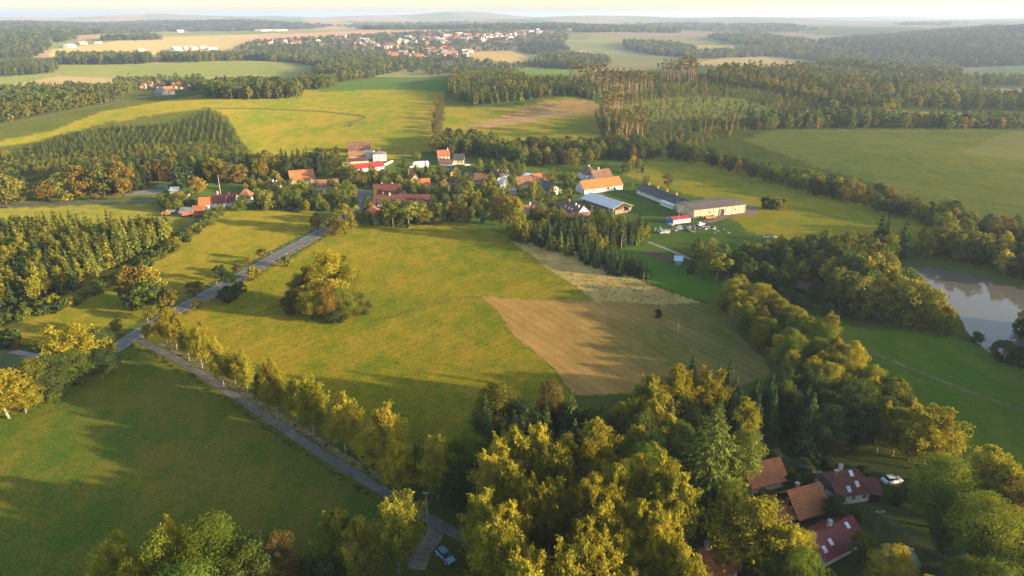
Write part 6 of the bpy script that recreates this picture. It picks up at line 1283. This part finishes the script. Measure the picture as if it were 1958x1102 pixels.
tufts([(1540, 600), (1800, 645), (1958, 710), (1958, 950), (1830, 880), (1700, 760)], 6, ['broad', 'olive', 'birchg'], .15, .35)
tufts([(985, 465), (1110, 492), (1235, 545), (1320, 576), (1140, 576), (1060, 520)], 3.0, ['dry', 'dry', 'orange'], .2, .45)
edge_a = smooth_line([(918, 568), (985, 638), (1040, 692), (1100, 752)], 2); edge_b = smooth_line([(975, 462), (1060, 520), (1138, 575)], 2); edge_c = smooth_line([(920, 569), (1030, 573), (1140, 577), (1260, 580), (1375, 581)], 2)
for ln, o0, o1, i0, i1, ms_ in ((edge_a, -1.2, 1.2, 0, 1, ['olive', 'birchg']), (edge_b, -.9, .9, 0, 1, ['dry', 'birchg', 'olive']), (edge_c, -1, 1, 0, 1, ['birchg', 'olive', 'dry']), (main, 3.0, 6.5, 8, .8, ['dry', 'tan', 'olive']), (main, -6.5, -3.2, 4, .84, ['broad', 'olive', 'birchg']), (lane, -5.5, -1.5, 4, .8, ['dry', 'tan', 'olive', 'orange']), (lane, 1.5, 3.2, 4, .8, ['broad', 'olive', 'dry'])):
    dd = np.gradient(ln, axis=0); dd /= np.linalg.norm(dd, axis=1)[:, None]
    for i in range(i0, int(len(ln) * i1)):
        for _ in range(5 if ln is main or ln is lane else 3):
            o_ = random.uniform(o0, o1); q_ = ln[i] + np.array([dd[i, 1], -dd[i, 0]]) * o_ + dd[i] * random.uniform(-1.2, 1.2)
            STUFF.setdefault('verge_tufts', []).append(('shrub', random.choice(ms_), (q_[0], q_[1], float(Hh(q_[0], q_[1]))), random.uniform(.12, .5) * (1 if ln is main or ln is lane else .55), random.uniform(.9, 1.7)))
LBL = {'meadow_tufts': 'small tufts of taller grass and weeds scattered over the meadows', 'verge_tufts': 'rough grass and weeds along road and lane', 'conifer_plantation': 'young conifer plantation in straight rows on the left slope', 'young_mixed_plantation': 'young mixed plantation of rounded light green trees below the conifer rows'}
_far = {}
def far_mesh(kind, mat, k, lod):
    key = (kind, mat, k, lod)
    if key not in _far:
        cm, tm = PROTO[kind][0][lod][k]; c2 = cm.copy(); c2.name = f'far_{kind}'; c2.materials.clear(); c2.materials.append(LM[mat]); b = [tm.copy()]
        o1 = bpy.data.objects.new('tree', c2)
        nv1 = len(c2.vertices); v1 = np.empty(nv1 * 3, np.float32); c2.vertices.foreach_get('co', v1); f1 = np.empty(len(c2.polygons) * 4, np.int32); c2.polygons.foreach_get('vertices', f1)
        vt_ = [tuple(q.co) for q in tm.vertices]; ft = [tuple(i + nv1 for i in p.vertices) for p in tm.polygons if len(p.vertices) == 4]
        V = np.concatenate([v1.reshape(-1, 3), vt_]); Fq = np.concatenate([f1.reshape(-1, 4), ft])
        me = mesh_np('far_tree', V, Fq, [LM[mat], tm.materials[0]], np.concatenate([np.zeros(len(f1) // 4, int), np.ones(len(ft), int)])); o1.data = me; _far[key] = o1
    return _far[key]
def scatter(name, items):
    coll = bpy.data.collections.new('kinds_' + name); keys = {}; rows_ = []
    for kind, mat, P, h, rf in items:
        d = math.hypot(P[0], P[1]); lod = 'mid' if d < 620 else 'far'; k = random.randrange(3); key = (kind, mat, k, lod)
        if key not in keys: keys[key] = None
        rows_.append((key, P, h / PROTO[kind][1], rf))
    order = {}
    for i, key in enumerate(sorted(keys)):
        src = far_mesh(*key); o = bpy.data.objects.new(f'tree_kind_{i:03d}', src.data); coll.objects.link(o); order[key] = i
    V = np.array([(p[0], p[1], p[2] - .1) for _, p, _, _ in rows_], np.float32); n = len(V)
    me = bpy.data.meshes.new(name); me.vertices.add(n); me.vertices.foreach_set('co', V.ravel())
    sc = np.array([(s * rf, s * rf, s) for _, _, s, rf in rows_], np.float32)
    a = me.attributes.new('scl', 'FLOAT_VECTOR', 'POINT'); a.data.foreach_set('vector', sc.ravel())
    a = me.attributes.new('rot', 'FLOAT_VECTOR', 'POINT'); rt = np.zeros((n, 3), np.float32); rt[:, 2] = RNG.uniform(0, 6.28, n); rt[:, :2] = RNG.normal(size=(n, 2)) * .03; a.data.foreach_set('vector', rt.ravel())
    a = me.attributes.new('pick', 'INT', 'POINT'); a.data.foreach_set('value', np.array([order[k] for k, *_ in rows_], np.int32))
    o = link(name, me); o['kind'] = 'stuff'; o['label'] = LBL.get(name, name.replace('_', ' ') + ' in mixed greens and browns')
    ng = bpy.data.node_groups.new(name, 'GeometryNodeTree'); ng.interface.new_socket('Geometry', in_out='INPUT', socket_type='NodeSocketGeometry'); ng.interface.new_socket('Geometry', in_out='OUTPUT', socket_type='NodeSocketGeometry')
    gi = ng.nodes.new('NodeGroupInput'); go = ng.nodes.new('NodeGroupOutput'); ip = ng.nodes.new('GeometryNodeInstanceOnPoints'); ci = ng.nodes.new('GeometryNodeCollectionInfo')
    ci.inputs['Collection'].default_value = coll; ci.inputs['Separate Children'].default_value = True; ci.inputs['Reset Children'].default_value = True
    ip.inputs['Pick Instance'].default_value = True
    def na_(nm, dt):
        q = ng.nodes.new('GeometryNodeInputNamedAttribute'); q.data_type = dt; q.inputs['Name'].default_value = nm; return q.outputs['Attribute']
    Lk = ng.links
    Lk.new(gi.outputs[0], ip.inputs['Points']); Lk.new(ci.outputs[0], ip.inputs['Instance']); Lk.new(na_('pick', 'INT'), ip.inputs['Instance Index'])
    Lk.new(na_('rot', 'FLOAT_VECTOR'), ip.inputs['Rotation']); Lk.new(na_('scl', 'FLOAT_VECTOR'), ip.inputs['Scale']); Lk.new(ip.outputs[0], go.inputs[0])
    md = o.modifiers.new('scatter', 'NODES'); md.node_group = ng
for nm, items in STUFF.items(): scatter(nm, items)
print('TREES', COUNT, {k: len(v) for k, v in STUFF.items()})
_long = sorted({o['label'] for o in COL.objects if 'label' in o and len(o['label'].replace(',', ' ').split()) > 16}, key=len); print('LONG', len(_long), _long[:3])
# ---------------------------------------------------------------- haze
def haze():
    m, nt, out = mat_new('haze_air'); v = N(nt, 'ShaderNodeVolumePrincipled'); v.inputs['Color'].default_value = (.56, .68, .98, 1); v.inputs['Density'].default_value = HAZE_D; v.inputs['Anisotropy'].default_value = .25
    nt.links.new(v.outputs[0], out.inputs['Volume']); zmax = float(GZ.max()); zmin = float(GZ.min())
    b = MB().box(-23500, 23500, -23500, 23500, zmin - 1.5, max(zmax, CAM_Z) + 22); o = link('haze', b.mesh('haze', m)); o['kind'] = 'stuff'; o['label'] = 'thin pale morning haze over the countryside'
haze()
